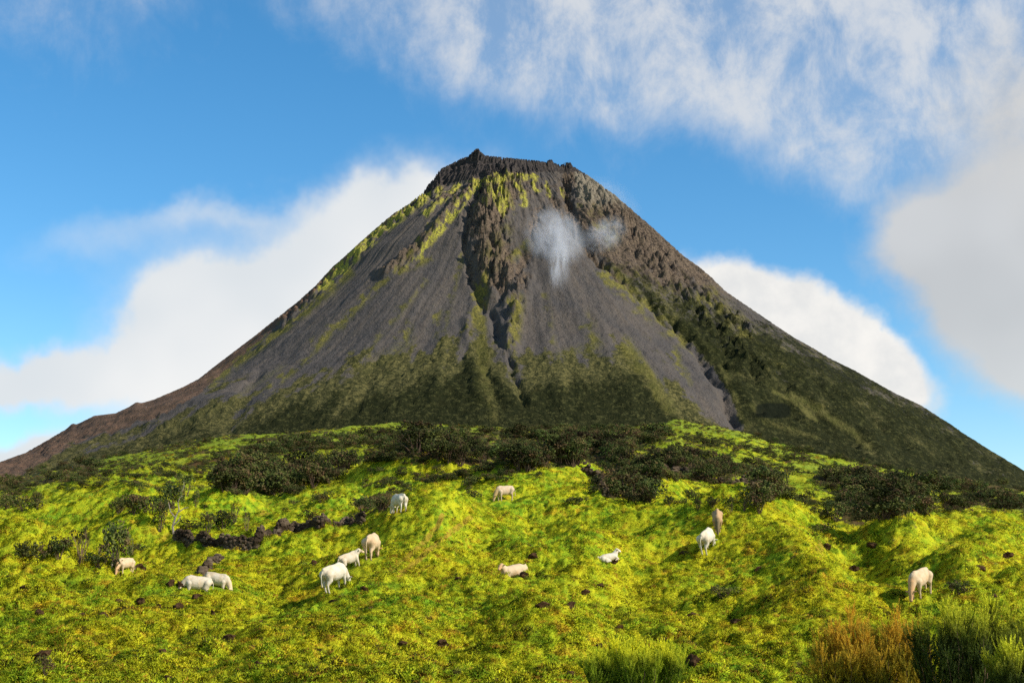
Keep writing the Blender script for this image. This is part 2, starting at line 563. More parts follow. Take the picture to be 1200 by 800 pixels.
def build_ground():
    # azimuth columns: dense where the photograph looks, coarse round the back
    a0 = R(23.5)
    dense = np.linspace(-a0, a0, 1080)
    side = a0 + (PI - a0) * np.linspace(0, 1, 90)[1:] ** 1.5
    az = np.concatenate([-side[::-1][1:], dense, side])
    rs = [np.array([0.6]), np.linspace(1.5, 36, 36), np.linspace(36, 125, 290)[1:], np.exp(np.linspace(math.log(125), math.log(440), 180))[1:],
          np.exp(np.linspace(math.log(440), math.log(40000), 40))[1:]]
    r = np.concatenate(rs)
    A, RR = np.meshgrid(az, r)
    X, Y = RR * np.sin(A), RR * np.cos(A)
    Z = height(X, Y)
    u, v = project(X, Y, Z)
    att = np.zeros(X.shape + (4,))
    att[..., 3] = 1
    fr = (np.abs(A) < 0.7) & (RR > 40)
    n = fbm(X / 9, Y / 9, 3, 91)
    ju = u + 16 * fbm(X / 7, Y / 11, 3, 93)
    jv = v + 7 * fbm(X / 7, Y / 11, 3, 97)
    heath = np.zeros(X.shape)
    for k, poly in BELTS.items():
        heath = np.where(fr & (RR > 85) & inpoly(ju, jv, poly), .72 + .5 * n, heath)
    # scattered low heath over the upper pasture
    up = sstep(RR, 120, 220)
    heath = np.maximum(heath, fr * up * sstep(fbm(X / 16, Y / 26, 4, 61, .6), 0.10, 0.22) * .8)
    att[..., 0] = heath
    dry = np.zeros(X.shape)
    for tr in TRACKS:
        d, _, _ = dist_poly(u, v, tr)
        dry = np.maximum(dry, 1.3 * np.exp(-(d / 3.4) ** 2) * (fr & (RR < 120)))
    for (cu, cv, w, h_) in ((310, 600, 35, 8), (200, 632, 20, 10), (395, 548, 16, 6), (960, 640, 25, 20), (1120, 640, 40, 18), (930, 690, 30, 25), (60, 560, 80, 8), (590, 735, 60, 25), (120, 770, 80, 25), (500, 545, 50, 6)):
        dry = np.maximum(dry, .62 * np.exp(-((u - cu) / w) ** 2 - ((v - cv) / h_) ** 2) * fr)
    att[..., 1] = dry
    att[..., 2] = fr * sstep(RR, 200, 380) * (0.35 + .5 * sstep(fbm(X / 40, Y / 60, 2, 67), -.1, .3))
    o = grid_mesh('ground', X, Y, Z, mat_ground(), {'cover': att})
    o['kind'] = 'structure'
    o['label'] = 'hummocky yellow green pasture rising to the foot of the volcano'
    return o


GROUND = build_ground()

# ------------------------------------------------------------------ the volcano
SIL = [(-900, 760), (-600, 690), (-200, 598), (0, 541), (30, 530), (60, 513), (78, 502), (85, 496), (90, 497), (110, 487), (135, 484), (150, 477), (160, 471), (166, 472), (180, 468), (215, 453), (232, 444), (250, 430),
       (275, 411), (300, 392), (325, 372), (350, 352), (370, 334), (390, 312), (405, 299), (420, 285), (435, 272), (450, 259), (461, 250), (480, 238), (488, 231), (495, 226), (501, 217), (508, 209),
       (512, 203), (516, 198), (530, 191), (540, 186), (548, 183), (553, 178), (558, 174), (561, 174), (564, 178), (569, 182), (580, 183), (600, 185), (620, 187), (630, 188),
       (640, 190), (643, 187), (647, 187), (650, 191), (657, 193), (660, 192), (662, 190), (668, 190), (671, 194), (680, 200), (690, 206), (705, 217), (720, 228), (740, 245), (770, 271), (800, 299),
       (820, 313), (835, 326), (850, 341), (875, 358), (900, 375), (930, 395), (950, 406), (975, 421), (1000, 433), (1025, 447), (1050, 461), (1080, 475), (1100, 488),
       (1116, 498), (1130, 508), (1160, 527), (1190, 545), (1200, 551), (1400, 650), (1800, 790)]
MD, MX0 = 3400.0, None
MX0 = (605 - 600) / FOC * MD


def build_volcano():
    rp = np.arange(0, 1905, 5.0)
    zc_px = MD / FOC
    silu = np.arange(-60, 1262, 4.0)

    def first(side):
        uu = 605 + side * rp / (MD / FOC) * 1.0
        s = interp(uu, SIL)
        z = MD * slope_of(s)
        z[rp < 175] = z[rp >= 175][0]
        return z
    prof = {-1: first(-1), 1: first(1)}

    def base_h(th, r):
        w = (1 + np.cos(th)) / 2
        w = w * w * (3 - 2 * w)
        return np.interp(r, rp, prof[-1]) * (1 - w) + np.interp(r, rp, prof[1]) * w
    # fit left and right profiles so that the outline is the photograph's
    tc = np.linspace(0, 2 * PI, 240, endpoint=False)
    TH, RR = np.meshgrid(tc, np.arange(0, 1900, 8.0))
    for it in range(10):
        Z = base_h(TH, RR)
        X, Y = MX0 + RR * np.cos(TH), MD + RR * np.sin(TH)
        u, v = project(X, Y, Z)
        for side in (-1, 1):
            rr, ee = [], []
            for a in silu:
                if (a - 605) * side < 82:
                    continue
                k = np.abs(u - a) < 4
                if not k.any():
                    continue
                i = np.argmin(np.where(k, v, 1e9))
                e = v.ravel()[i] - np.interp(a, *np.array(SIL, float).T)
                rr.append(RR.ravel()[i])
                ee.append(e)
            if not rr:
                continue
            o = np.argsort(rr)
            rr, ee = np.array(rr)[o], np.array(ee)[o]
            c = np.interp(rp, rr, ee) * (MD / FOC) * 0.8
            c = np.convolve(np.pad(c, 3, mode='edge'), np.ones(7) / 7, 'valid')
            prof[side] = prof[side] + c
            prof[side][rp < 165] = prof[side][rp >= 165][0]
    # fine mesh, polar about the summit
    half = R(122)
    front = -PI / 2 + np.linspace(-half, half, 1000)
    back = -PI / 2 + half + np.linspace(0, 2 * PI - 2 * half, 90)[1:-1]
    th = np.concatenate([front, back])
    r = np.concatenate([np.linspace(0, 90, 10), np.linspace(90, 330, 90)[1:], np.linspace(330, 1640, 310)[1:], np.linspace(1640, 9000, 24)[1:]])
    TH, RR = np.meshgrid(th, r)
    Z = base_h(TH, RR)
    outer = RR > 1640
    zed = base_h(TH, np.full(RR.shape, 1640.0))
    Z = np.where(outer, zed - (RR - 1640) * 0.16 + 0, Z)
    Z = np.maximum(Z, -500)
    X, Y = MX0 + RR * np.cos(TH), MD + RR * np.sin(TH)
    u, v = project(X, Y, Z)
    is_front = np.cos(TH + PI / 2) > -0.35
    FR = is_front * 1.0
    sil = interp(u, SIL)
    g = lambda d, w: np.exp(-(d / w) ** 2)
    # irregular outlines: jitter the lookup
    ju = u + 7 * fbm(X / 40, Z / 60, 4, 5, .6)
    jv = v + 7 * fbm(X / 40 + 9, Z / 60, 4, 6, .6)
    rough = np.zeros(X.shape)
    dz = np.zeros(X.shape)
    # --- ridges and gullies
    R1 = [(512, 214), (488, 234), (450, 263), (420, 290), (395, 315), (365, 345), (330, 376)]
    R1b = [(540, 214), (515, 236), (500, 250)]
    R2 = [(560, 212), (540, 234), (528, 250), (510, 272), (488, 300), (470, 316), (448, 328)]
    R3 = [(592, 208), (580, 235), (570, 265), (575, 300), (585, 338)]
    G1 = [(566, 212), (556, 235), (549, 262), (545, 295), (552, 325), (566, 362)]
    R4 = [(618, 335), (606, 362), (600, 390), (596, 412)]
    G4 = [(575, 366), (582, 392), (596, 420), (604, 445), (613, 470)]
    G2 = [(662, 194), (664, 215), (668, 240), (674, 265), (690, 288), (706, 310)]
    G3 = [(706, 312), (760, 362), (815, 410), (845, 455), (862, 497)]
    R5 = [(672, 198), (690, 225), (712, 255), (745, 290), (790, 340), (850, 400), (900, 450)]
    G5 = [(640, 205), (650, 235), (668, 262)]
    R6 = [(735, 262), (770, 300), (820, 345), (880, 395)]
    G7 = [(630, 240), (622, 290), (600, 340), (578, 362)]
    G8 = [(745, 275), (790, 322), (820, 352), (845, 395), (850, 430)]
    jag = fbm(X / 16, Z / 22, 4, 8, .62)
    def ridge(pts, w, amp, jagged=.5, au=None):
        nonlocal dz, rough
        d, s, a = dist_poly(ju * .6 + u * .4, jv * .6 + v * .4, pts)
        k = g(d, w) * FR
        dz = dz + amp * k * (1 + jagged * jag * 2)
        rough = np.maximum(rough, k)
        return d, s, a
    d1, s1, a1 = ridge(R1, 7, 16, 1.0)
    ridge(R1b, 5, 7)
    d2, s2, a2 = ridge(R2, 6.5, 15, .45)
    d3, s3, a3 = ridge(R3, 24, 30, .7)
    d4, s4, a4 = ridge(R4, 10, 16, .6)
    ridge(R5, 10, 14, 1.0)
    ridge(R6, 8, 10, 1.0)
    ridge(G1, 5, -16, .3)
    ridge(G2, 7, -34, .4)
    ridge(G3, 6, -20, .3)
    ridge(G4, 3.8, -13, .3)
    ridge(G5, 5, -10, .4)
    ridge(G7, 7, -8, .4)
    ridge(G8, 4, -7, .4)
    for (pts, w, amp) in (([(545, 380), (552, 420), (560, 470)], 6, 7), ([(640, 400), (655, 440), (660, 480)], 9, 5), ([(700, 395), (725, 440), (740, 480)], 10, 6),
                          ([(480, 360), (430, 420), (380, 480)], 16, 5), ([(380, 350), (310, 420), (230, 490)], 10, 6), ([(420, 350), (350, 420)], 8, 5),
                          ([(905, 458), (950, 490), (1000, 518)], 9, -10), ([(870, 460), (900, 500)], 7, 8), ([(930, 455), (985, 495), (1040, 530)], 7, 9),
                          ([(900, 400), (1000, 470), (1080, 520)], 14, 7), ([(160, 475), (110, 505), (60, 530)], 9, 6), ([(250, 450), (180, 500)], 10, 6), ([(300, 440), (270, 500)], 9, -6),
                          ([(560, 420), (590, 470)], 5, -6), ([(440, 420), (420, 480)], 6, -5), ([(520, 400), (505, 470)], 7, 5)):
        d, _, _ = dist_poly(ju, jv, pts)
        dz = dz + amp * g(d, w) * FR
    # the pale scree apron right of the centre swells outward
    dz = dz + 26 * np.exp(-((u - 705 - (v - 360) * .55) / 70) ** 2 - ((v - 375) / 80) ** 2) * FR
    dz = dz + 12 * np.exp(-((u - 465 + (v - 330) * .55) / 50) ** 2 - ((v - 340) / 90) ** 2) * FR
    # dark hollow on the lower right flank
    dz = dz - 32 * np.exp(-((u - 908) / 20) ** 2 - ((v - 483) / 7) ** 2) * FR + 9 * np.exp(-((u - 905) / 30) ** 2 - ((v - 497) / 6) ** 2) * FR
    # rock roughness in the craggy parts, runnels on the scree, bushy lumps below
    side_crag = FR * sstep(u - interp(v, [(190, 665), (260, 672), (312, 708), (362, 762), (410, 817), (455, 850), (500, 870)]), 0, 14)
    crag_up = FR * sstep(300 - v, 0, 90) * 0.55 * (1 - sstep(np.abs(u - 590), 70, 110))
    crag = np.clip(np.maximum(np.maximum(rough, side_crag * sstep(430 - v, 0, 120)), crag_up), 0, 1)
    ang = TH * 1.0
    cs = ang * 700
    wx = 14 * fbm(cs / 60, RR / 60, 3, 13)
    dz = dz + crag * 11 * (billow((cs + wx) / 42, (RR + wx) / 95, 4, 14, .55) - .7) + crag * 4.5 * fbm(cs / 16, RR / 30, 3, 19, .55)
    dz = dz + (1 - crag) * 1.9 * fbm(ang * 46 + .8 * fbm(X / 120, Z / 90, 2, 2), RR / 420, 4, 24, .6) * sstep(RR, 150, 300)
    dz = dz + 5 * fbm(ang * 14, RR / 900, 3, 34, .5) * sstep(RR, 200, 500)
    dz = dz + 1.6 * fbm(X / 18, Z / 14, 3, 74, .6) * sstep(RR, 300, 900)
    vb = interp(u, [(-600, 560), (0, 522), (100, 503), (200, 482), (300, 452), (400, 428), (480, 408), (560, 385), (620, 415), (680, 408), (740, 405), (790, 445), (845, 495), (900, 500)])
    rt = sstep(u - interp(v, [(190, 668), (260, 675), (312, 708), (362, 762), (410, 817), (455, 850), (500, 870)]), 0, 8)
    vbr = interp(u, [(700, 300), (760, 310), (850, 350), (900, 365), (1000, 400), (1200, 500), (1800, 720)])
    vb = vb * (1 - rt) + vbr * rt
    jn = fbm(ang * 20, RR / 260, 4, 44, .6)
    soft = 1 + rt * 1.6
    veg = sstep((v - vb + 34 * jn + 16 * fbm(X / 25, Z / 25, 3, 45)) / soft, -14, 30)
    dark = sstep(v - vb + 26 * jn, 12, 70)
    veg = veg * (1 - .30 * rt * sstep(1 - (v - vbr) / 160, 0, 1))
    dark = dark * (1 - rt) + rt * (.82 + .6 * fbm(X / 70, Z / 50, 3, 49)) * sstep(v - vbr - 30 * jn + 14 * fbm(X / 30, Z / 30, 3, 47), -25, 55)  # right flank: cloud shade painted into the dark heath colour
    dz = dz + veg * 5.5 * (billow(X / 15, Z / 13, 3, 54, .6) - .6) + rt * 7 * (billow((cs + wx) / 55, RR / 80, 3, 57, .6) - .6)
    # crater rim: a cliff of dark lava round the top
    RW = 163 + 8 * fbm(np.cos(TH) * 4, np.sin(TH) * 4, 3, 88)
    wallh = interp(np.clip(u, 400, 800), [(480, 26), (520, 42), (560, 46), (600, 40), (650, 38), (668, 30), (700, 10)]) * (0.85 + .5 * fbm(ang * 30, ang * 0, 3, 66))
    cl = 1 - sstep(RR, RW, RW + 16)
    Z = Z - 40 * (1 - sstep(RR, 190, 420)) * (1 - cl) * FR * 0.6
    inner = 1 - sstep(RR, 118, 150)
    Z = Z + dz - 75 * inner
    dz2 = cl * 3 * fbm(ang * 60, RR * 0, 3, 68)
    Z = Z + dz2
    # last fit of the skyline: nudge the strip next to it
    for it in range(5):
        u, v = project(X, Y, Z)
        ub = np.round((u + 60) / 1.5).astype(int)
        ok = (ub >= 0) & (ub < 900) & (RR < 1640)
        mn = np.full(900, 1e9)
        np.minimum.at(mn, ub[ok], v[ok])
        good = mn < 1e8
        uu = np.arange(900) * 1.5 - 60
        err = np.interp(uu, uu[good], mn[good] - interp(uu[good], SIL))
        e = np.interp(u, uu, err)
        top = np.interp(u, uu[good], mn[good])
        w = np.exp(-np.maximum(v - top, 0) / 9.0) * (RR < 1640) * (RR > 100)
        Z = Z + e * w * (Y / FOC) * .9
    u, v = project(X, Y, Z)
    sil = interp(u, SIL)
    # --- what covers the rock (masks, with the right flank's cloud shade and the hollow's shade painted in)
    A = np.zeros(X.shape + (4,)); B = np.zeros(X.shape + (4,)); 
    n1 = fbm(X / 20, Z / 26, 4, 101, .65)
    n2 = fbm(X / 60, Z / 90, 3, 111, .6)
    lich = np.zeros(X.shape)
    d, s, a = dist_poly(u - 5 + 3 * n1, v, R1)
    lich = np.maximum(lich, 1.3 * g(d, 8) * (s < 1.5) * sstep(a, -.05, .05) * (1 - sstep(a, .72, .9)))
    d, s, a = dist_poly(u - 3 + 3 * n1, v, R2)
    lich = np.maximum(lich, 1.3 * g(d, 6.5) * (1 - sstep(a, .5, .95)))
    d, s, a = dist_poly(u + 3 * n1, v, R1b)
    lich = np.maximum(lich, g(d, 7) * .8)
    for (pts, w, am) in (([(588, 205), (586, 225), (592, 245)], 10, 1.2), ([(560, 212), (620, 208)], 6, .8), ([(575, 215), (570, 240)], 5, .7), ([(602, 206), (612, 222), (616, 240)], 6, .9), ([(625, 208), (632, 222)], 6, .9), ([(640, 215), (645, 230)], 4, .9),
                         ([(660, 222), (661, 232)], 3, .9), ([(570, 215), (556, 245)], 5, .5), ([(600, 205), (630, 207)], 4, .8), ([(597, 230), (602, 250)], 6, .6), ([(556, 212), (530, 240)], 6, .5), ([(618, 232), (640, 260)], 14, .25), ([(545, 212), (500, 240)], 8, .5)):
        d, s, a = dist_poly(u + 5 * n1, v + 3 * n1, pts)
        lich = np.maximum(lich, am * g(d, w))
    lich *= FR * np.clip(0.75 + 1.3 * n1, 0, 1.2) * (1 - cl)
    och = np.zeros(X.shape)       # olive and ochre moss
    for (pts, w, am) in (([(410, 318), (350, 372), (290, 415), (250, 450)], 8, .8), ([(440, 340), (400, 380), (370, 400)], 6, .7), ([(565, 340), (562, 375), (566, 420), (560, 470)], 9, 1.0),
                         ([(600, 300), (620, 290)], 10, .6), ([(608, 350), (602, 400)], 9, .9), ([(480, 380), (470, 410)], 7, .6), ([(520, 250), (480, 300), (430, 350), (370, 410), (320, 455)], 5, .55), ([(500, 330), (450, 390), (410, 440)], 6, .45), ([(395, 330), (330, 385), (270, 430)], 6, .6), ([(545, 300), (530, 350), (520, 400)], 5, .4), ([(640, 345), (650, 400)], 6, .4), ([(515, 365), (510, 395)], 6, .5), ([(715, 320), (780, 375), (860, 430)], 14, .7),
                         ([(830, 350), (880, 400), (930, 430)], 18, .6), ([(730, 400), (760, 440), (780, 480)], 9, .9), ([(790, 405), (800, 440)], 4, .7), ([(690, 380), (700, 410)], 12, .5),
                         ([(568, 322), (566, 342)], 7, .9), ([(595, 270), (575, 310)], 18, .35), ([(505, 300), (470, 322)], 5, .6), ([(845, 412), (870, 460)], 10, .5), ([(935, 462), (985, 500), (1020, 520)], 7, 1.0), ([(912, 462), (950, 500)], 4, .9), ([(690, 240), (720, 280)], 14, .4)):
        d, s, a = dist_poly(u + 8 * n1, v + 6 * n2, pts)
        och = np.maximum(och, am * g(d, w))
    och = FR * np.clip(och * (.8 + 1.2 * n1), 0, 1)
    band = interp(u, [(-600, 40), (60, 26), (160, 28), (230, 22), (300, 11), (360, 7), (420, 3), (460, 0)])
    red = (1 - sstep(v - sil + 6 * n1, band * .6, band + 2)) * (u < 460)
    brown = np.maximum(g(d3, 26) * (1 - sstep(v, 330, 360)) * FR, side_crag * (1 - sstep(v, 290, 370)) * .9)
    brown = np.maximum(brown, crag * .75 * (1 - sstep(v, 320, 390)))
    A[..., 0] = np.clip(lich, 0, 1)
    A[..., 1] = och
    A[..., 2] = np.clip(brown + .5 * n2 * brown, 0, 1)
    A[..., 3] = 1
    B[..., 0] = veg * (1 - red * .9)
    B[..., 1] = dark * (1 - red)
    B[..., 2] = red
    rim_cliff = np.clip(cl + (1 - sstep(v - interp(u, [(480, 232), (497, 229), (515, 219), (540, 213), (575, 207), (600, 203), (650, 202), (668, 200), (700, 195)]), -3, 1)) * (RR < 260), 0, 1)
    B[..., 3] = 1
    A[..., 0] *= (1 - rim_cliff)
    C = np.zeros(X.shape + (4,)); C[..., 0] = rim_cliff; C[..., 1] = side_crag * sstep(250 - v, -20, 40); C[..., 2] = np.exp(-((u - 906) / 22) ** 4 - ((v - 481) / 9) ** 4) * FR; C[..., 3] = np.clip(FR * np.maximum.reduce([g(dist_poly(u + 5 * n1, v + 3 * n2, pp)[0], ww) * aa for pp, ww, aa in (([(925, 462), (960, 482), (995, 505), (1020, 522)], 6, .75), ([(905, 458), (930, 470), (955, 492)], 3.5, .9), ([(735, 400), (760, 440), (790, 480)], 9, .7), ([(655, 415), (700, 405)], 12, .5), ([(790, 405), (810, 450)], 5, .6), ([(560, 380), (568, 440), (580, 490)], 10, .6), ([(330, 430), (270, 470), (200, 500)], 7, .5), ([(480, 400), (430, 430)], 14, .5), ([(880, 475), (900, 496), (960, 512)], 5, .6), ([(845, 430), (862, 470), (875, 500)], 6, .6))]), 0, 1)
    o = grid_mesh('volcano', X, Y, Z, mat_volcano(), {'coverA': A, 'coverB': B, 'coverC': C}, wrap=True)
    o['kind'] = 'structure'
    o['label'] = 'steep grey volcanic cone with yellow lichen streaks and green foot'
    return X, Y, Z


def mat_volcano():
    m, t, b, out = new_mat('volcano_rock')
    b.inputs['Specular IOR Level'].default_value = 0.02
    def attr(n):
        a = t.node('ShaderNodeAttribute', attribute_name=n)
        s = t.node('ShaderNodeSeparateColor')
        t.link(a.outputs['Color'], s.inputs[0])
        return s.outputs
    A, B, C = attr('coverA'), attr('coverB'), attr('coverC')
    strips = t.node('ShaderNodeAttribute', attribute_name='coverC').outputs['Alpha']
    geo = t.node('ShaderNodeNewGeometry')
    p = geo.outputs['Position']
    n1 = t.noise(p, 0.012, 5, .6)
    n2 = t.noise(p, 0.06, 5, .7)
    n3 = t.noise(p, 0.22, 4, .7)
    # runnels that follow the fall of the slope
    rel = t.vmath('SUBTRACT', p, (MX0, MD, 0))
    s = t.sep(rel)
    th = t.math('ARCTAN2', s[1], s[0])
    rad = t.math('SQRT', t.math('ADD', t.math('MULTIPLY', s[0], s[0]), t.math('MULTIPLY', s[1], s[1])))
    n4 = t.noise(t.comb(t.math('MULTIPLY', th, 30), t.math('MULTIPLY', rad, .006), 0), 1.0, 6, .7, .3)
    c = t.mix(t.step(n1, .35, .65), (0.096, 0.084, 0.075), (0.073, 0.067, 0.064))
    c = t.mix(t.math('MULTIPLY', t.step(n4, .42, .68), .55), c, (0.128, 0.102, 0.078))
    c = t.mix(t.math('MULTIPLY', t.step(n2, .50, .72), .5), c, (0.048, 0.040, 0.038))
    def jit(v, amt, n=n2):
        return t.math('ADD', v, t.math('MULTIPLY', t.math('SUBTRACT', n, .5), amt))
    bc = t.mix(t.step(n3, .35, .65), (0.048, 0.038, 0.031), (0.165, 0.122, 0.085))
    c = t.mix(t.step(jit(A[2], 1.2), .30, .72), c, bc)
    oc = t.mix(t.step(n3, .35, .62), (0.22, 0.19, 0.035), (0.09, 0.085, 0.025))
    c = t.mix(t.math('MULTIPLY', t.step(jit(A[1], 1.0, n3), .12, .7), .85), c, oc)
    vc = t.mix(t.step(t.noise(p, 0.13, 4, .75), .44, .60), (0.040, 0.042, 0.010), (0.13, 0.115, 0.035))
    c = t.mix(t.math('MULTIPLY', t.step(jit(jit(B[0], 1.0), 1.0, n3), .36, .72), .85), c, vc)
    n5 = t.noise(p, 0.11, 4, .75)
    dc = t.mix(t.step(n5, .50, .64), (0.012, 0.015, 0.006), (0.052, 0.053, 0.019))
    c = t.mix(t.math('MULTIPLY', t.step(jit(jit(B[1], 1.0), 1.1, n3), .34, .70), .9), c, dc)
    c = t.mix(t.math('MULTIPLY', t.step(jit(strips, 1.0, n3), .25, .85), .75), c, t.mix(t.step(n2, .4, .6), (0.085, 0.085, 0.025), (0.14, 0.125, 0.042)))
    rc = t.mix(t.step(n2, .4, .65), (0.165, 0.095, 0.058), (0.10, 0.068, 0.045))
    c = t.mix(t.math('MULTIPLY', t.step(jit(B[2], .7), .35, .7), .8), c, rc)
    # pale fumarole crust on the right shoulder
    c = t.mix(t.math('MULTIPLY', t.step(jit(C[1], .9), .3, .8), .55), c, (0.27, 0.24, 0.18))
    cc = t.mix(t.step(n3, .4, .7), (0.035, 0.031, 0.031), (0.085, 0.070, 0.060))
    c = t.mix(t.step(C[0], .4, .6), c, cc)
    lc = t.mix(t.step(n3, .42, .58), (0.42, 0.40, 0.05), (0.17, 0.145, 0.05))
    c = t.mix(t.math('MULTIPLY', t.step(jit(A[0], 1.2, n3), .30, .75), .9), c, lc)
    c = t.mix(t.math('MULTIPLY', t.step(jit(C[2], .5, n3), .3, .6), .9), c, (0.008, 0.010, 0.006))  # shade inside the lower right hollow, painted near black
    t.link(c, b.inputs['Base Color'])
    h = t.math('ADD', t.math('MULTIPLY', n2, 1.0), t.math('MULTIPLY', n3, .45))
    bump(t, b, h, 0.9, 9.0)
    return m


VX, VY, VZ = build_volcano()

# ------------------------------------------------------------------ helpers for things
def tag(o, label=None, cat=None, group=None, kind=None):
    for k, v in (('label', label), ('category', cat), ('group', group), ('kind', kind)):
        if v:
            o[k] = v
    return o


def link_mesh(name, me, parent=None):
    o = bpy.data.objects.new(name, me)
    COL.objects.link(o)
    if parent:
        o.parent = parent
    return o


def empty(name, loc, rz=0.0, sc=1.0):
    o = bpy.data.objects.new(name, None)
    COL.objects.link(o)
    o.empty_display_size = 0.2
    o.location = loc
    o.rotation_euler = (0, 0, rz)
    o.scale = (sc, sc, sc)
    return o


def raw_mesh(name, verts, faces, mat, smooth=False):
    me = bpy.data.meshes.new(name)
    me.from_pydata([tuple(v) for v in verts], [], [tuple(f) for f in faces])
    me.materials.append(mat)
    if smooth:
        me.polygons.foreach_set('use_smooth', [True] * len(me.polygons))
    me.update()
    return me


def ground_z(x, y):
    return float(height(np.array([x]), np.array([y]))[0])


# ------------------------------------------------------------------ materials of plants, rock, hide
def mat_sward():
    m, t, b, out = new_mat('sward')
    gg = t.node('ShaderNodeGroup')
    gg.node_tree = GRASS
    oi = t.node('ShaderNodeObjectInfo')
    hsv = t.node('ShaderNodeHueSaturation')
    t.link(gg.outputs[0], hsv.inputs['Color'])
    t.link(t.math('ADD', t.math('MULTIPLY', oi.outputs['Random'], .045), .475), hsv.inputs['Hue'])
    wn = t.node('ShaderNodeTexWhiteNoise', noise_dimensions='1D')
    t.link(oi.outputs['Random'], wn.inputs['W'])
    t.link(t.math('ADD', t.math('MULTIPLY', wn.outputs[0], .9), 1.08), hsv.inputs['Value'])
    c = hsv.outputs[0]
    c = t.mix(t.math('GREATER_THAN', wn.outputs[0], .93), c, (0.50, 0.27, 0.03))
    c = t.mix(t.math('LESS_THAN', wn.outputs[0], .08), c, (0.06, 0.05, 0.014))
    t.link(c, b.inputs['Base Color'])
    tr = t.node('ShaderNodeBsdfTranslucent')
    t.link(c, tr.inputs['Color'])
    mx = t.node('ShaderNodeMixShader')
    mx.inputs[0].default_value = 0.38
    t.link(b.outputs[0], mx.inputs[1])
    t.link(tr.outputs[0], mx.inputs[2])
    t.link(mx.outputs[0], out.inputs[0])
    return m


def mat_foliage(name, ca, cb, cc=None, ccf=0.2, zfade=None, transl=.2, vary=True):
    """two leaf colours by noise and object, an optional third for dry sprigs"""
    m, t, b, out = new_mat(name)
    oi = t.node('ShaderNodeObjectInfo')
    tc = t.node('ShaderNodeTexCoord')
    ob = tc.outputs['Object']
    n = t.noise(t.vmath('ADD', ob, t.comb(t.math('MULTIPLY', oi.outputs['Random'], 50), 0, 0)), 3.2, 4, .7)
    c = t.mix(t.step(n, .36, .64), ca, cb)
    if cc:
        n2 = t.noise(t.vmath('ADD', ob, t.comb(0, t.math('MULTIPLY', oi.outputs['Random'], 70), 4)), 2.2, 3, .6)
        f = t.step(n2, .62 - ccf, .72 - ccf)
        if zfade:
            f = t.math('MULTIPLY', t.step(t.sep(tc.outputs['Generated'])[2], zfade[0], zfade[1]), t.math('MAXIMUM', f, .45))
        c = t.mix(f, c, cc)
    hsv = t.node('ShaderNodeHueSaturation')
    t.link(c, hsv.inputs['Color'])
    if vary:
        t.link(t.math('ADD', t.math('MULTIPLY', oi.outputs['Random'], 1.3), .5), hsv.inputs['Value'])
        t.link(t.math('ADD', t.math('MULTIPLY', t.math('FRACT', t.math('MULTIPLY', oi.outputs['Random'], 7.3)), .05), .47), hsv.inputs['Hue'])
    c = hsv.outputs[0]
    t.link(c, b.inputs['Base Color'])
    tr = t.node('ShaderNodeBsdfTranslucent')
    t.link(c, tr.inputs['Color'])
    mx = t.node('ShaderNodeMixShader')
    mx.inputs[0].default_value = transl
    t.link(b.outputs[0], mx.inputs[1])
    t.link(tr.outputs[0], mx.inputs[2])
    t.link(mx.outputs[0], out.inputs[0])
    return m


def mat_plain(name, ca, cb, scale=4.0, rough=.9, bs=0.0, bd=.02, coord='Object'):
    m, t, b, out = new_mat(name)
    tc = t.node('ShaderNodeTexCoord')
    n = t.noise(tc.outputs[coord], scale, 5, .65)
    t.link(t.mix(t.step(n, .35, .65), ca, cb), b.inputs['Base Color'])
    b.inputs['Roughness'].default_value = rough
    if rough > .9:
        b.inputs['Specular IOR Level'].default_value = 0.0
    if bs:
        bump(t, b, n, bs, bd)
    return m


M_SWARD = mat_sward()
M_HEATH = mat_foliage('heath_leaf', (0.020, 0.032, 0.010), (0.095, 0.110, 0.024), (0.095, 0.066, 0.028), .12)
M_BROWN = mat_foliage('brown_heath_leaf', (0.060, 0.044, 0.018), (0.125, 0.085, 0.032), (0.050, 0.065, 0.015), .20)
M_WOOD = mat_plain('grey_wood', (0.16, 0.13, 0.10), (0.30, 0.26, 0.20), 6)
M_DEADWOOD = mat_plain('dead_wood', (0.09, 0.055, 0.032), (0.18, 0.12, 0.075), 6)
M_DARKWOOD = mat_plain('brown_wood', (0.07, 0.045, 0.03), (0.14, 0.09, 0.06), 6)
M_ROCK = mat_plain('lava_rock', (0.026, 0.014, 0.007), (0.085, 0.048, 0.024), 7, .95, .8, .05)
M_STONE = mat_plain('wall_stone', (0.028, 0.019, 0.012), (0.12, 0.088, 0.058), 5, .95, .8, .05, 'Generated')
M_TREEHEATH = mat_foliage('tree_heath_green', (0.09, 0.14, 0.014), (0.26, 0.35, 0.02), (0.80, 0.76, 0.03), .24, (.4, .9), .4, False)
M_TREEHEATH_DRY = mat_foliage('tree_heath_rusty', (0.17, 0.18, 0.018), (0.44, 0.32, 0.025), (0.62, 0.36, 0.03), .22, (.35, .9), .4, False)
M_TREEHEATH_DARK = mat_foliage('tree_heath_dark', (0.025, 0.040, 0.010), (0.075, 0.105, 0.016), (0.62, 0.62, 0.03), .22, (.55, .95), .3, False)
M_EYE = mat_plain('eye', (0.01, 0.008, 0.006), (0.02, 0.015, 0.01), 3, .2)


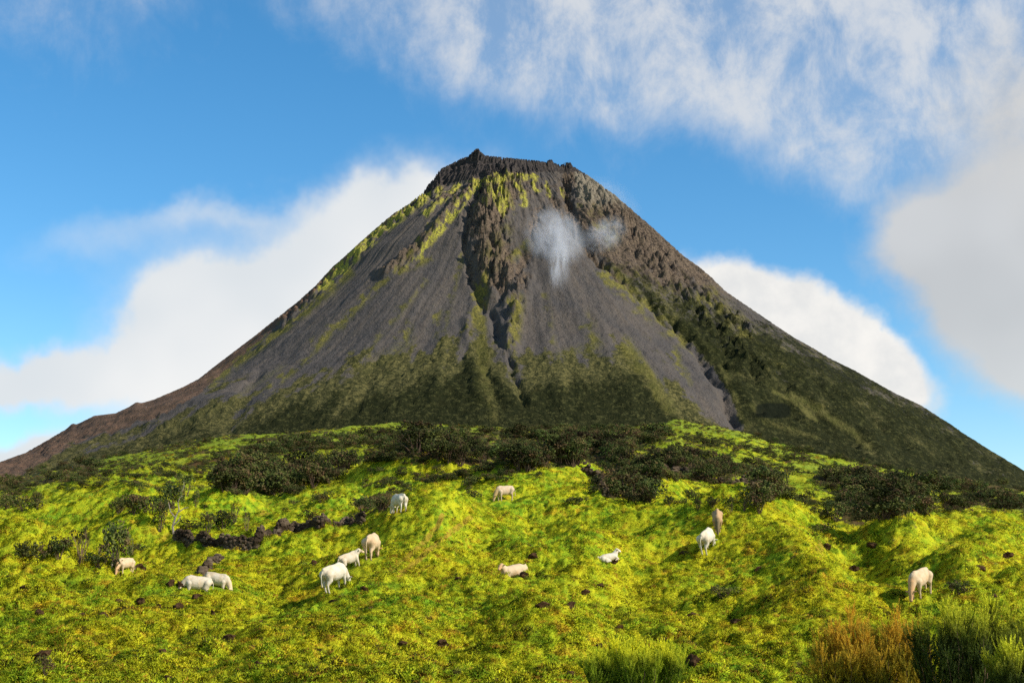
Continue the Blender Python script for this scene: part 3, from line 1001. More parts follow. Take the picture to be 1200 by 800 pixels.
# ------------------------------------------------------------------ sward: tufts nobody could count
def tuft_mesh(name, seed, blades, rad, hgt, lean, width):
    rg = random.Random(seed)
    vs, fs = [], []
    for i in range(blades):
        a = rg.random() * 2 * PI
        q = rad * math.sqrt(rg.random())
        x, y = q * math.cos(a), q * math.sin(a)
        h = hgt * rg.uniform(.5, 1.15) * (1 - .45 * q / rad)
        la = a + rg.uniform(-.9, .9)
        ln = lean * rg.uniform(.3, 1.4)
        w = width * rg.uniform(.6, 1.3)
        pa = rg.random() * PI
        wx, wy = w * math.cos(pa), w * math.sin(pa)
        mx, my = x + math.cos(la) * ln * h * .45, y + math.sin(la) * ln * h * .45
        tx, ty = x + math.cos(la) * ln * h * 1.2, y + math.sin(la) * ln * h * 1.2
        k = len(vs)
        vs += [(x - wx, y - wy, -.03), (x + wx, y + wy, -.03), (mx - wx * .8, my - wy * .8, h * .62), (mx + wx * .8, my + wy * .8, h * .62), (tx, ty, h * (.95 - .35 * ln))]
        fs += [(k, k + 1, k + 3, k + 2), (k + 2, k + 3, k + 4)]
    me = raw_mesh(name, vs, fs, M_SWARD, True)
    nn = [Vector((v[0] * 1.6, v[1] * 1.6, .62)).normalized() for v in vs]      # a tuft shades as a soft cushion
    me.normals_split_custom_set_from_vertices(nn)
    return me


def scatter(name, pts, rots, scls, idx, protos, label=None, kind='stuff'):
    """one object of instanced pieces over given points"""
    me = bpy.data.meshes.new(name)
    n = len(pts)
    me.vertices.add(n)
    me.vertices.foreach_set('co', np.asarray(pts, np.float32).ravel())
    for k, typ, arr in (('rot', 'FLOAT_VECTOR', rots), ('scl', 'FLOAT_VECTOR', scls)):
        at = me.attributes.new(k, typ, 'POINT')
        at.data.foreach_set('vector', np.asarray(arr, np.float32).ravel())
    at = me.attributes.new('pick', 'INT', 'POINT')
    at.data.foreach_set('value', np.asarray(idx, np.int32).ravel())
    o = bpy.data.objects.new(name, me)
    COL.objects.link(o)
    ng = bpy.data.node_groups.new(name + '_scatter', 'GeometryNodeTree')
    ng.interface.new_socket('Geometry', in_out='INPUT', socket_type='NodeSocketGeometry')
    ng.interface.new_socket('Geometry', in_out='OUTPUT', socket_type='NodeSocketGeometry')
    N, L = ng.nodes, ng.links
    gi, go = N.new('NodeGroupInput'), N.new('NodeGroupOutput')
    iop = N.new('GeometryNodeInstanceOnPoints')
    iop.inputs['Pick Instance'].default_value = True
    g2i = N.new('GeometryNodeGeometryToInstance')
    for p in reversed(protos):
        oi = N.new('GeometryNodeObjectInfo')
        oi.inputs['Object'].default_value = p
        oi.transform_space = 'ORIGINAL'
        L.new(oi.outputs['Geometry'], g2i.inputs[0])
    L.new(gi.outputs[0], iop.inputs['Points'])
    L.new(g2i.outputs[0], iop.inputs['Instance'])
    for nm, typ, sock in (('rot', 'FLOAT_VECTOR', 'Rotation'), ('scl', 'FLOAT_VECTOR', 'Scale'), ('pick', 'INT', 'Instance Index')):
        a = N.new('GeometryNodeInputNamedAttribute')
        a.data_type = typ
        a.inputs['Name'].default_value = nm
        L.new(a.outputs['Attribute'], iop.inputs[sock])
    L.new(iop.outputs[0], go.inputs[0])
    md = o.modifiers.new('scatter', 'NODES')
    md.node_group = ng
    tag(o, label, None, None, kind)
    return o


def proto(name, me):
    return bpy.data.objects.new(name, me)      # not linked: only a source for instances


COWS_PX = []


def belt_at(u, v):
    k = np.zeros(np.shape(u), bool)
    for poly in BELTS.values():
        k |= inpoly(u, v, poly)
    return k


def build_sward():
    protos = [proto('grass_tuft', tuft_mesh('grass_tuft', s, b, r_, h, l, w)) for s, b, r_, h, l, w in
              ((1, 34, .22, .16, .8, .014), (2, 40, .30, .13, 1.1, .015), (3, 26, .16, .24, .6, .013), (4, 44, .34, .10, 1.3, .018), (5, 22, .14, .30, .5, .010))]
    n = 560000
    az = RNG.uniform(-R(22.5), R(22.5), n)
    # even on the slope as seen: more per square metre close by
    r = np.exp(RNG.uniform(math.log(27), math.log(425), n))
    keep = RNG.random(n) < np.where(r < 110, 1.0, (110 / r) ** .9)
    az, r = az[keep], r[keep]
    x, y = r * np.sin(az), r * np.cos(az)
    z = height(x, y)
    e = .25
    nx = -(height(x + e, y) - height(x - e, y)) / (2 * e)
    ny = -(height(x, y + e) - height(x, y - e)) / (2 * e)
    u, v = project(x, y, z)
    cl = fbm(x / 1.6, y / 1.6, 3, 201)
    track = np.full(u.shape, 99.0)
    for tr in TRACKS:
        track = np.minimum(track, dist_poly(u, v, tr)[0])
    k = ~((track < 3.2) & (r < 125) & (RNG.random(len(r)) < .8)) & ~(belt_at(u, v) & (r > 85) & (RNG.random(len(r)) < .85))
    for (cu, cv) in COWS_PX:
        k &= ~((np.abs(u - cu) < 13) & (v > cv - 3) & (v < cv + 4) & (r > 60))
    x, y, z, nx, ny, r, cl = [a[k] for a in (x, y, z, nx, ny, r, cl)]
    m = len(x)
    N = np.stack([nx, ny, np.ones(m)], -1)
    N[:, :2] = np.clip(N[:, :2], -1.2, 1.2)
    N /= np.linalg.norm(N, axis=1)[:, None]
    a = RNG.uniform(0, 2 * PI, m)
    T = np.stack([np.cos(a), np.sin(a), 0 * a], -1)
    T -= N * (T * N).sum(1)[:, None]
    T /= np.linalg.norm(T, axis=1)[:, None]
    B = np.cross(N, T)
    rot = np.stack([np.arctan2(B[:, 2], N[:, 2]), -np.arcsin(np.clip(T[:, 2], -1, 1)), np.arctan2(T[:, 1], T[:, 0])], -1)
    s = RNG.uniform(.55, 1.15, m) * (1 + 1.1 * sstep(r, 90, 400)) * (0.8 + .7 * np.clip(cl, 0, 1))
    scl = np.stack([s * RNG.uniform(.9, 1.3, m), s * RNG.uniform(.9, 1.3, m), s * RNG.uniform(.5, 1.0, m)], -1)
    idx = RNG.choice(5, m, p=[.3, .28, .14, .22, .06])
    scatter('grass', np.stack([x, y, z], -1), rot, scl, idx, protos, 'yellow green tussocky grass covering the hillside')


# ------------------------------------------------------------------ shrubs
def leafball(vs, fs, rg, cx, cy, cz, r, n, ls, flat=.85, updir=.0):
    for i in range(n):
        a = rg.random() * 2 * PI
        s = rg.uniform(-.75, 1)
        q = math.sqrt(max(0, 1 - s * s))
        rr = r * rg.uniform(.62, 1.12)
        p = Vector((cx + rr * q * math.cos(a), cy + rr * q * math.sin(a), cz + rr * s * flat))
        d = Vector((q * math.cos(a) + rg.uniform(-.6, .6), q * math.sin(a) + rg.uniform(-.6, .6), s + updir + rg.uniform(-.5, .6))).normalized()
        t = d.cross(Vector((rg.uniform(-1, 1), rg.uniform(-1, 1), rg.uniform(-1, 1)))).normalized()
        w = d.cross(t)
        l = ls * rg.uniform(.6, 1.4)
        k = len(vs)
        vs += [p + t * l, p - t * l * .6 + w * l * .7, p - t * l * .5 - w * l * .7, p + d * l * .9]
        fs += [(k, k + 1, k + 3), (k + 1, k + 2, k + 3), (k + 2, k, k + 3)]


def tube(vs, fs, pts, rads, n=5):
    """bent tapering tube through points"""
    k0 = len(vs)
    m = len(pts)
    for i in range(m):
        a = Vector(pts[max(i - 1, 0)])
        b = Vector(pts[min(i + 1, m - 1)])
        d = (b - a).normalized()
        t = d.cross(Vector((.13, 1, .21))).normalized()
        w = d.cross(t)
        for j in range(n):
            an = 2 * PI * j / n
            vs.append(Vector(pts[i]) + (t * math.cos(an) + w * math.sin(an)) * rads[i])
    for i in range(m - 1):
        for j in range(n):
            p, q = k0 + i * n + j, k0 + i * n + (j + 1) % n
            fs.append((p, q, q + n, p + n))
    fs.append(tuple(k0 + j for j in range(n))[::-1])
    fs.append(tuple(k0 + (m - 1) * n + j for j in range(n)))


def limb(rg, vs, fs, p, d, ln, r, seg=4, wob=.25):
    pts = [p.copy()]
    for i in range(seg):
        d = (d + Vector((rg.uniform(-wob, wob), rg.uniform(-wob, wob), rg.uniform(-wob * .3, wob)))).normalized()
        pts.append(pts[-1] + d * ln / seg)
    tube(vs, fs, pts, [r * (1 - .75 * i / seg) for i in range(seg + 1)])
    return pts[-1], d


def shrub_meshes(seed, mat, kind='round'):
    """unit shrub: about 1 m tall, 1.1 m across. Returns foliage mesh and stem mesh"""
    rg = random.Random(seed)
    vs, fs, sv, sf = [], [], [], []
    if kind == 'round':
        nl = rg.randint(8, 12)
        for i in range(nl):
            a = 2 * PI * i / nl + rg.uniform(-.4, .4)
            q = rg.uniform(.12, .40)
            z = rg.uniform(.32, .78) * (1.05 - .5 * q)
            leafball(vs, fs, rg, q * math.cos(a), q * math.sin(a), z, rg.uniform(.15, .25), 38, .045)
            limb(rg, sv, sf, Vector((0, 0, -.05)), Vector((q * math.cos(a), q * math.sin(a), z)), z * 1.05, .022)
    elif kind == 'tall':          # trunky heath with the crown on top
        nl = rg.randint(6, 8)
        for i in range(nl):
            a = 2 * PI * i / nl + rg.uniform(-.4, .4)
            q = rg.uniform(.10, .30)
            z = rg.uniform(.62, .86)
            leafball(vs, fs, rg, q * math.cos(a), q * math.sin(a), z, rg.uniform(.14, .21), 42, .04)
            limb(rg, sv, sf, Vector((q * math.cos(a) * .3, q * math.sin(a) * .3, -.05)), Vector((q * math.cos(a) * .7, q * math.sin(a) * .7, z)), z * 1.05, .022)
            if i % 2:
                leafball(vs, fs, rg, q * math.cos(a) * 1.2, q * math.sin(a) * 1.2, z * .55, .13, 22, .04)
    elif kind == 'wide':
        nl = rg.randint(11, 14)
        for i in range(nl):
            a = 2 * PI * i / nl + rg.uniform(-.4, .4)
            q = rg.uniform(.15, .62)
            z = rg.uniform(.22, .62) * (1.15 - .6 * q)
            leafball(vs, fs, rg, q * math.cos(a), q * math.sin(a) * .8, z, rg.uniform(.14, .24), 34, .042)
            limb(rg, sv, sf, Vector((0, 0, -.05)), Vector((q * math.cos(a), q * math.sin(a), z)), z * 1.2, .02)
    elif kind == 'dead':
        for i in range(9):
            a = rg.random() * 2 * PI
            e, d = limb(rg, sv, sf, Vector((rg.uniform(-.08, .08), rg.uniform(-.08, .08), -.05)), Vector((math.cos(a) * .35, math.sin(a) * .35, 1)), rg.uniform(.6, .95), .026, 5, .22)
            for j in range(2):
                e2, d2 = limb(rg, sv, sf, e - d * .2, d + Vector((rg.uniform(-.7, .7), rg.uniform(-.7, .7), .2)), .28, .012, 3)
                leafball(vs, fs, rg, e2.x, e2.y, e2.z, .07, 8, .035)
    fm = raw_mesh('foliage', vs, fs, mat)
    sm = raw_mesh('stem', sv, sf, M_DEADWOOD if kind in ('dead',) else M_DARKWOOD)
    return fm, sm


SHRUB = {
    'round': [shrub_meshes(s, M_HEATH) for s in (11, 12, 13, 14)],
    'brown': [shrub_meshes(s, M_BROWN, k) for s, k in ((21, 'round'), (22, 'wide'), (23, 'tall'))],
    'tall': [shrub_meshes(s, M_HEATH, 'tall') for s in (31, 32, 33)],
    'talldry': [shrub_meshes(s, M_BROWN, 'tall') for s in (34, 35)],
    'wide': [shrub_meshes(s, M_HEATH, 'wide') for s in (41, 42, 43)],
    'dead': [shrub_meshes(s, M_BROWN, 'dead') for s in (51, 52, 53)],
}


def shrub_at(x, y, hgt, wid, kind, label, group=None, name='heath_shrub', cat='shrub', sink=.06):
    fm, sm = random.choice(SHRUB[kind])
    o = empty(name, (x, y, ground_z(x, y) - sink * hgt), random.random() * 6.28)
    o.scale = (wid, wid, hgt)
    tag(o, label, cat, group)
    link_mesh('foliage', fm, o)
    link_mesh('stem', sm, o)
    return o


ORD = ['leftmost', 'second from the left', 'third from the left', 'fourth from the left', 'fifth from the left', 'sixth from the left', 'seventh from the left',
       'eighth from the left', 'ninth from the left', 'tenth from the left', 'eleventh from the left', 'twelfth from the left']


def build_single_shrubs():
    """(px, py of the base, width px, height px, kind, label)"""
    S = [
        (26, 652, 22, 22, 'round', 'small round dark bush at the left edge of the bush row on the lower left'),
        (46, 657, 40, 34, 'wide', 'broad dark green bush in the left bush row, left of the rusty bare shrub'),
        (70, 655, 28, 30, 'round', 'rounded dark bush just left of the rusty bare shrub'),
        (93, 661, 30, 44, 'dead', 'rusty brown half bare shrub with upright stems between two dark bushes'),
        (116, 664, 34, 26, 'wide', 'low dark bush between the rusty bare shrub and the largest dark bush'),
        (134, 662, 44, 54, 'round', 'largest dark green bush, behind the cow at far left'),
        (160, 648, 24, 16, 'wide', 'low dark bush on the grass right of the largest dark bush'),
        (8, 596, 26, 20, 'round', 'dark bush at the left picture edge below the brown heath'),
        (28, 597, 32, 24, 'wide', 'brownish dark bush, broad one near the left picture edge'),
        (43, 594, 20, 18, 'brown', 'reddish brown bush at the right end of the far left bush group'),
        (140, 601, 26, 18, 'round', 'dark bush at the left end of the clump above the bush row'),
        (157, 601, 34, 26, 'round', 'dark bush, second from the left in the clump above the bush row'),
        (178, 601, 40, 30, 'wide', 'broad dark bush in the middle of the clump above the bush row'),
        (200, 595, 34, 32, 'round', 'dark bush right of the middle of the clump above the bush row'),
        (216, 582, 26, 26, 'tall', 'tall dark bush at the right end of the clump above the bush row'),
        (229, 597, 12, 22, 'tall', 'narrow dark upright shrub standing alone right of the bush clump'),
        (240, 596, 7, 7, 'round', 'tiny dark shrub beside the narrow upright one'),
        (158, 568, 7, 7, 'round', 'tiny round dark shrub on the grass above the bush clump'),
        (188, 622, 22, 34, 'tall', 'dark topped shrub on the left of the pale forked dead tree'),
        (222, 622, 26, 20, 'brown', 'brown twiggy shrub behind the left end of the long stone wall'),
        (243, 625, 30, 24, 'brown', 'brown bush leaning over the stone wall, right of the dead tree'),
        (262, 622, 28, 28, 'round', 'dark bush behind the stone wall left of its bend'),
        (275, 612, 12, 22, 'dead', 'thin upright dead shrub above the stone wall'),
        (289, 622, 11, 26, 'dead', 'thin dark stemmed shrub right of the thin dead one above the wall'),
        (378, 588, 24, 18, 'brown', 'dark brown shrub on the slope right of the left heath belt'),
        (360, 608, 22, 14, 'brown', 'low red brown shrub above the middle of the stone wall'),
        (412, 612, 20, 14, 'brown', 'brown shrub at the right end of the long stone wall'),
        (427, 601, 36, 26, 'wide', 'dark bush in the hollow left of the upper left white cow'),
        (448, 598, 24, 20, 'round', 'dark bush tucked right behind the upper left white cow'),
        (550, 572, 20, 18, 'round', 'dark round bush under the tall heath belt, upper one of two'),
        (556, 584, 18, 12, 'round', 'dark round bush left of the tan headed grazing cow'),
        (674, 590, 24, 14, 'wide', 'lone dark bush on the open grass right of the centre'),
        (745, 588, 30, 14, 'wide', 'low dark bush right of the lone bush on open grass'),
        (784, 592, 14, 14, 'round', 'small dark round bush, left of a pair above the right pasture'),
        (799, 592, 16, 12, 'brown', 'small brown bush, right of a pair above the right pasture'),
        (818, 597, 14, 12, 'brown', 'small brown bush left of the brown cow that faces the camera'),
        (836, 595, 18, 16, 'round', 'dark bush directly behind the brown cow facing the camera'),
        (856, 601, 18, 18, 'tall', 'tall thin dark bush just right of the brown cow'),
        (872, 598, 16, 18, 'dead', 'bare stemmed bush two places right of the brown cow'),
        (890, 600, 32, 26, 'round', 'big dark bush at the left end of the right hand hedge'),
        (960, 623, 30, 14, 'wide', 'low black green bush in the dip below the right hand hedge'),
        (848, 700, 34, 18, 'wide', 'low dark bush in a hollow of the grass right of centre'),
        (1123, 697, 34, 22, 'wide', 'low dark bush right of the cream cow at lower right'),
        (52, 794, 20, 26, 'round', 'small dark bush at the bottom left corner'),
        (1112, 572, 16, 16, 'round', 'dark bush on the far right slope near the volcano foot'),
    ]
    P = np.array([(s[0], s[1]) for s in S], float)
    X, Y, Z, _ = cast(P[:, 0], P[:, 1])
    for s, x, y in zip(S, X, Y):
        m_px = y / FOC
        shrub_at(x, y, s[3] * m_px * 1.12, s[2] * m_px * 1.0, s[4], s[5])
    # hedge belts: the nearest and largest as shrubs of their own, the rest joined
    G = {
        'long': ('dark heath shrub in the long tall belt below the volcano foot', 'dark heath in the long central belt', 170, 1.8, 2.1, ['tall', 'tall', 'round', 'talldry'], 1),
        'left_mid': ('dark heath shrub in the belt left of the central grass mound', 'heath belt left of the central mound', 90, 2.0, 2.2, ['round', 'wide', 'brown'], 1),
        'right_strip': ('small heath shrub in the scrubby strip right of the central pasture', 'scrub strip right of the central pasture', 90, 1.6, 1.9, ['round', 'wide', 'brown'], 1),
        'right_low': ('dark heath shrub in the big hedge at the right', 'big right hand hedge', 90, 1.7, 1.9, ['round', 'tall', 'talldry', 'wide'], 1),
        'right_high': ('dark shrub in the upper long hedge at the right', 'upper right hedge', 40, 1.9, 2.3, ['round', 'wide'], 1),
        'right_edge': ('brown heath shrub near the right picture edge', 'brown heath at the right edge', 34, 1.6, 2.0, ['brown', 'wide'], 1),
        'mid_patch': None,
        'far_left': ('brown heath shrub in the far left belt', 'brown heath belt at far left', 50, 2.2, 3.0, ['brown', 'round'], 0),
        'upper_mid': ('', '', 130, 2.3, 3.4, ['round', 'brown'], 0),
        'right_far': ('', '', 30, 2.4, 3.0, ['round', 'brown'], 0),
        'crest_left': ('', '', 60, 1.8, 2.6, ['round', 'brown'], 0),
    }
    indiv, mass = [], []
    for k, g in G.items():
        if g is None:
            continue
        poly = BELTS[k]
        pu = [p[0] for p in poly]
        pv = [p[1] for p in poly]
        pts = []
        while len(pts) < g[2]:
            a = RNG.uniform(min(pu), max(pu), 400)
            b_ = RNG.uniform(min(pv), max(pv), 400)
            kk = inpoly(a, b_, poly)
            pts += list(zip(a[kk], b_[kk]))
        pts = np.array(pts[:g[2]])
        X, Y, Z, miss = cast(pts[:, 0], pts[:, 1] + 2)
        rows = []
        for x, y, mi in zip(X, Y, miss):
            if mi:
                continue
            s = random.choice([.55, .7, .85, 1.0, 1.25, 1.45])
            rows.append((x, y, g[3] * s, g[4] * s * random.uniform(.85, 1.25), random.choice(g[5]), g[0], g[1]))
        (indiv if g[6] else mass).extend(rows)
    indiv.sort(key=lambda q: q[2] / q[1], reverse=True)
    cap = 235
    for q in indiv[:cap]:
        shrub_at(q[0], q[1], q[2], q[3], q[4], q[5], q[6])
    mass += indiv[cap:]
    # low scrub speckled over the upper pasture
    n = 9000
    az = RNG.uniform(-R(22), R(22), n)
    r = np.exp(RNG.uniform(math.log(118), math.log(432), n))
    x, y = r * np.sin(az), r * np.cos(az)
    f = fbm(x / 16, y / 26, 4, 61, .6)
    keep = f + RNG.uniform(-.16, .16, n) > .17 - .22 * sstep(r, 170, 300) + .05 * sstep(r, 330, 420)
    for a, b_ in zip(x[keep], y[keep]):
        s = random.uniform(.5, 1.1)
        mass.append((a, b_, 1.0 * s, 1.35 * s, random.choice(['round', 'wide', 'brown', 'brown']), '', ''))
    # rows of low heath along old field edges
    for line, cnt, hh in (([(375, 548), (440, 543), (470, 538)], 26, 1.2), ([(0, 546), (120, 536), (250, 520)], 46, 1.6), ([(230, 562), (300, 574), (350, 580)], 26, 1.0),
                          ([(745, 542), (820, 549), (905, 552)], 34, 1.2), ([(900, 522), (1000, 541), (1100, 560)], 50, 1.8), ([(840, 503), (930, 524), (1000, 541)], 36, 1.8),
                          ([(330, 520), (430, 511), (540, 506)], 46, 1.8), ([(980, 556), (1080, 572), (1200, 586)], 46, 1.3), ([(250, 536), (330, 530), (420, 524)], 36, 1.5),
                          ([(60, 575), (130, 572), (210, 560)], 16, .8), ([(800, 515), (880, 528), (960, 545)], 40, 1.5), ([(860, 580), (960, 590), (1060, 600)], 20, .9), ([(560, 566), (640, 560)], 10, .8)):
        tt = np.sort(RNG.random(cnt)) * (len(line) - 1)
        L = np.array(line, float)
        lu = np.interp(tt, np.arange(len(line)), L[:, 0])
        lv = np.interp(tt, np.arange(len(line)), L[:, 1]) + RNG.uniform(-2.2, 2.2, cnt)
        X, Y, Z, miss = cast(lu, lv)
        for x_, y_, mi in zip(X, Y, miss):
            if not mi:
                q = random.uniform(.5, 1.25)
                mass.append((x_, y_, hh * q, hh * 1.35 * q, random.choice(['round', 'wide', 'brown', 'brown', 'tall']), '', ''))
    srcs, kinds = [], {}
    for k, lst in SHRUB.items():
        kinds[k] = []
        for (fm, sm) in lst:
            bm = bmesh.new()
            bm.from_mesh(fm)
            me = bpy.data.meshes.new('scrub_piece')
            bm.to_mesh(me)
            bm.free()
            me.materials.append(fm.materials[0])
            kinds[k].append(len(srcs))
            srcs.append(proto('scrub_piece', me))
    mx = np.array([q[0] for q in mass]); my = np.array([q[1] for q in mass])
    mz = height(mx, my)
    scl = np.array([(q[3], q[3], q[2]) for q in mass])
    mz = mz - .06 * scl[:, 2]
    rot = np.stack([mx * 0, mx * 0, RNG.uniform(0, 6.28, len(mx))], -1)
    idx = [random.choice(kinds[q[4]]) for q in mass]
    scatter('heath_scrub', np.stack([mx, my, mz], -1), rot, scl, idx, srcs, 'dark and brown heath scrub spread over the upper pasture')


# ------------------------------------------------------------------ tree heaths near the camera
def plume(vs, fs, rg, p, d, ln, w):
    """a sprig: short needles round a thin axis"""
    n = max(8, int(ln / .014))
    t0 = d.cross(Vector((.3, .5, .1))).normalized()
    w0 = d.cross(t0)
    for i in range(n):
        f = i / n
        a = i * 2.4 + rg.random()
        o = (t0 * math.cos(a) + w0 * math.sin(a))
        q = p + d * ln * f
        l = w * 1.5 * (1.15 - .75 * f) * rg.uniform(.7, 1.3)
        tip = q + o * l * .75 + d * l * 1.1
        s = d.cross(o) * .011
        k = len(vs)
        vs += [q - s, q + s, tip]
        fs.append((k, k + 1, k + 2))


def tree_heath(x, y, hgt, wid, mat, label, seed, nst=26):
    rg = random.Random(seed)
    gz = ground_z(x, y) - .1
    root = empty('tree_heath', (x, y, gz))
    tag(root, label, 'bush')
    vs, fs, sv, sf = [], [], [], []
    for i in range(nst):
        a = rg.random() * 2 * PI
        q = math.sqrt(rg.random())
        top = Vector((q * wid / 2 * math.cos(a), q * wid / 2 * math.sin(a), hgt * rg.uniform(.72, 1.0) * (1 - .28 * q * q)))
        b0 = Vector((top.x * .25, top.y * .25, 0))
        seg = 7
        pts = []
        for j in range(seg + 1):
            f = j / seg
            pts.append(b0.lerp(top, f) + Vector((top.x, top.y, 0)) * (.18 * math.sin(f * PI)) + Vector((rg.uniform(-.03, .03), rg.uniform(-.03, .03), 0)))
        tube(sv, sf, pts, [.018 * (1 - .88 * j / seg) for j in range(seg + 1)], 4)
        for j in range(2, seg + 1):
            f = j / seg
            nb = 8 if j < seg else 12
            for b_ in range(nb):
                aa = rg.random() * 2 * PI
                out = Vector((math.cos(aa), math.sin(aa), rg.uniform(.7, 2.0))).normalized()
                base = pts[j].lerp(pts[j - 1], rg.random())
                l1 = rg.uniform(.10, .26) * (1.2 - .5 * f)
                tip = base + out * l1
                d = (out + Vector((0, 0, 1.1))).normalized()
                plume(vs, fs, rg, base + out * l1 * .2, out, l1 * .9, .035)
                plume(vs, fs, rg, tip, d, rg.uniform(.10, .22), .03)
    link_mesh('foliage', raw_mesh('foliage', vs, fs, mat), root)
    link_mesh('stem', raw_mesh('stem', sv, sf, M_DARKWOOD), root)
    return root


def build_tree_heaths():
    T = [  # centre px, top py, distance, width px, mat, label, seed, stems
        (742, 748, 31.0, 122, M_TREEHEATH, 'bright green bush cut by the bottom edge near the middle', 1, 48),
        (982, 718, 26.5, 84, M_TREEHEATH_DRY, 'orange brown tipped bush at the bottom, leftmost of the right corner bushes', 2, 46),
        (1042, 712, 28.0, 74, M_TREEHEATH_DRY, 'yellow and rust coloured bush between the orange brown one and the dark one', 3, 40),
        (1122, 694, 25.5, 135, M_TREEHEATH_DARK, 'large dark green bush with yellow green tips in the bottom right corner', 4, 66),
        (1206, 692, 26.5, 70, M_TREEHEATH_DARK, 'tall dark bush cut by the right picture edge', 5, 42),
        (1180, 757, 22.5, 80, M_TREEHEATH_DARK, 'nearest low green bush at the very bottom right corner', 6, 44),
    ]
    for (px, py, Y, w, mat, lab, seed, ns) in T:
        x = (px - 600) / FOC * Y
        top = Y * float(slope_of(py))
        g = ground_z(x, Y)
        tree_heath(x, Y, top - g + .1, w / FOC * Y, mat, lab, seed, ns)


# ------------------------------------------------------------------ rocks
def rock_mesh(seed):
    rg = random.Random(seed)
    bm = bmesh.new()
    bmesh.ops.create_icosphere(bm, subdivisions=2, radius=.5)
    off = Vector((rg.uniform(0, 50), rg.uniform(0, 50), 0))
    from mathutils import noise as mn
    for v in bm.verts:
        n = mn.noise(v.co * 2.3 + off) * .8 + mn.noise(v.co * 6 + off) * .4
        v.co *= 1 + n
        v.co.z *= .8
    me = bpy.data.meshes.new('lava_rock')
    bm.to_mesh(me)
    bm.free()
    me.materials.append(M_ROCK)
    return me


def build_rocks():
    ms = [rock_mesh(s) for s in range(6)]
    groups = {
        'dark lava rocks in the grass at lower left': [(27, 690, 8, 7), (46, 720, 9, 9), (50, 772, 17, 13), (139, 705, 8, 6), (165, 706, 12, 8), (96, 722, 8, 6),
                                                       (121, 723, 10, 8), (185, 712, 7, 6), (209, 712, 11, 8), (231, 701, 12, 10)],
        'dark rocks along the bottom left edge': [(86, 761, 13, 7), (191, 768, 9, 8), (197, 797, 9, 8), (268, 751, 13, 10), (293, 763, 9, 8), (302, 782, 10, 10)],
        'lava rocks left of the big white cow': [(163, 668, 12, 10), (200, 685, 8, 9), (213, 687, 10, 8), (250, 721, 5, 9), (305, 731, 10, 6), (368, 662, 8, 8)],
        'lava rocks below the big white cow': [(392, 708, 15, 8), (426, 691, 8, 6), (434, 717, 11, 8), (472, 755, 10, 6), (518, 755, 13, 8), (537, 678, 7, 4)],
        'lava rocks around the two resting cattle': [(614, 676, 11, 8), (625, 652, 10, 6), (634, 711, 15, 9), (666, 712, 17, 9), (685, 695, 10, 7), (704, 687, 9, 6), (719, 658, 8, 6)],
        'lava rocks below the tall white cow': [(725, 739, 13, 9), (777, 750, 11, 5), (812, 777, 13, 13), (670, 791, 11, 8), (702, 757, 9, 5), (803, 650, 13, 6), (810, 724, 15, 9), (862, 731, 13, 8), (888, 668, 8, 6)],
        'dark rocks on the right hand pasture': [(968, 642, 9, 8), (1000, 668, 11, 7), (1022, 640, 12, 6), (930, 656, 9, 7), (1150, 668, 15, 9), (1165, 700, 10, 7), (1180, 652, 13, 6)],
    }
    for g, lst in groups.items():
        lst = sorted(lst)
        P = np.array([(a, b) for a, b, _, _ in lst], float)
        X, Y, Z, _ = cast(P[:, 0], P[:, 1])
        short = g.replace('dark lava rocks', 'dark lava rock').replace('lava rocks', 'lava rock').replace('dark rocks', 'dark rock').replace('small lava rocks', 'small lava rock')
        for i, ((a, b, w, h), x, y, z) in enumerate(zip(lst, X, Y, Z)):
            o = link_mesh('lava_rock', random.choice(ms))
            mp = y / FOC
            o.scale = (w * mp * 1.1, w * mp * random.uniform(.7, 1.1), h * mp * 1.5)
            o.rotation_euler = (random.uniform(-.2, .2), random.uniform(-.3, .3), random.uniform(0, 6.28))
            o.rotation_euler.z = random.choice([0, .4, -.4, 3.1])
            o.location = (x, y, z + h * mp * .12)
            tag(o, ORD[i] + ' of the ' + g, 'rock', g)


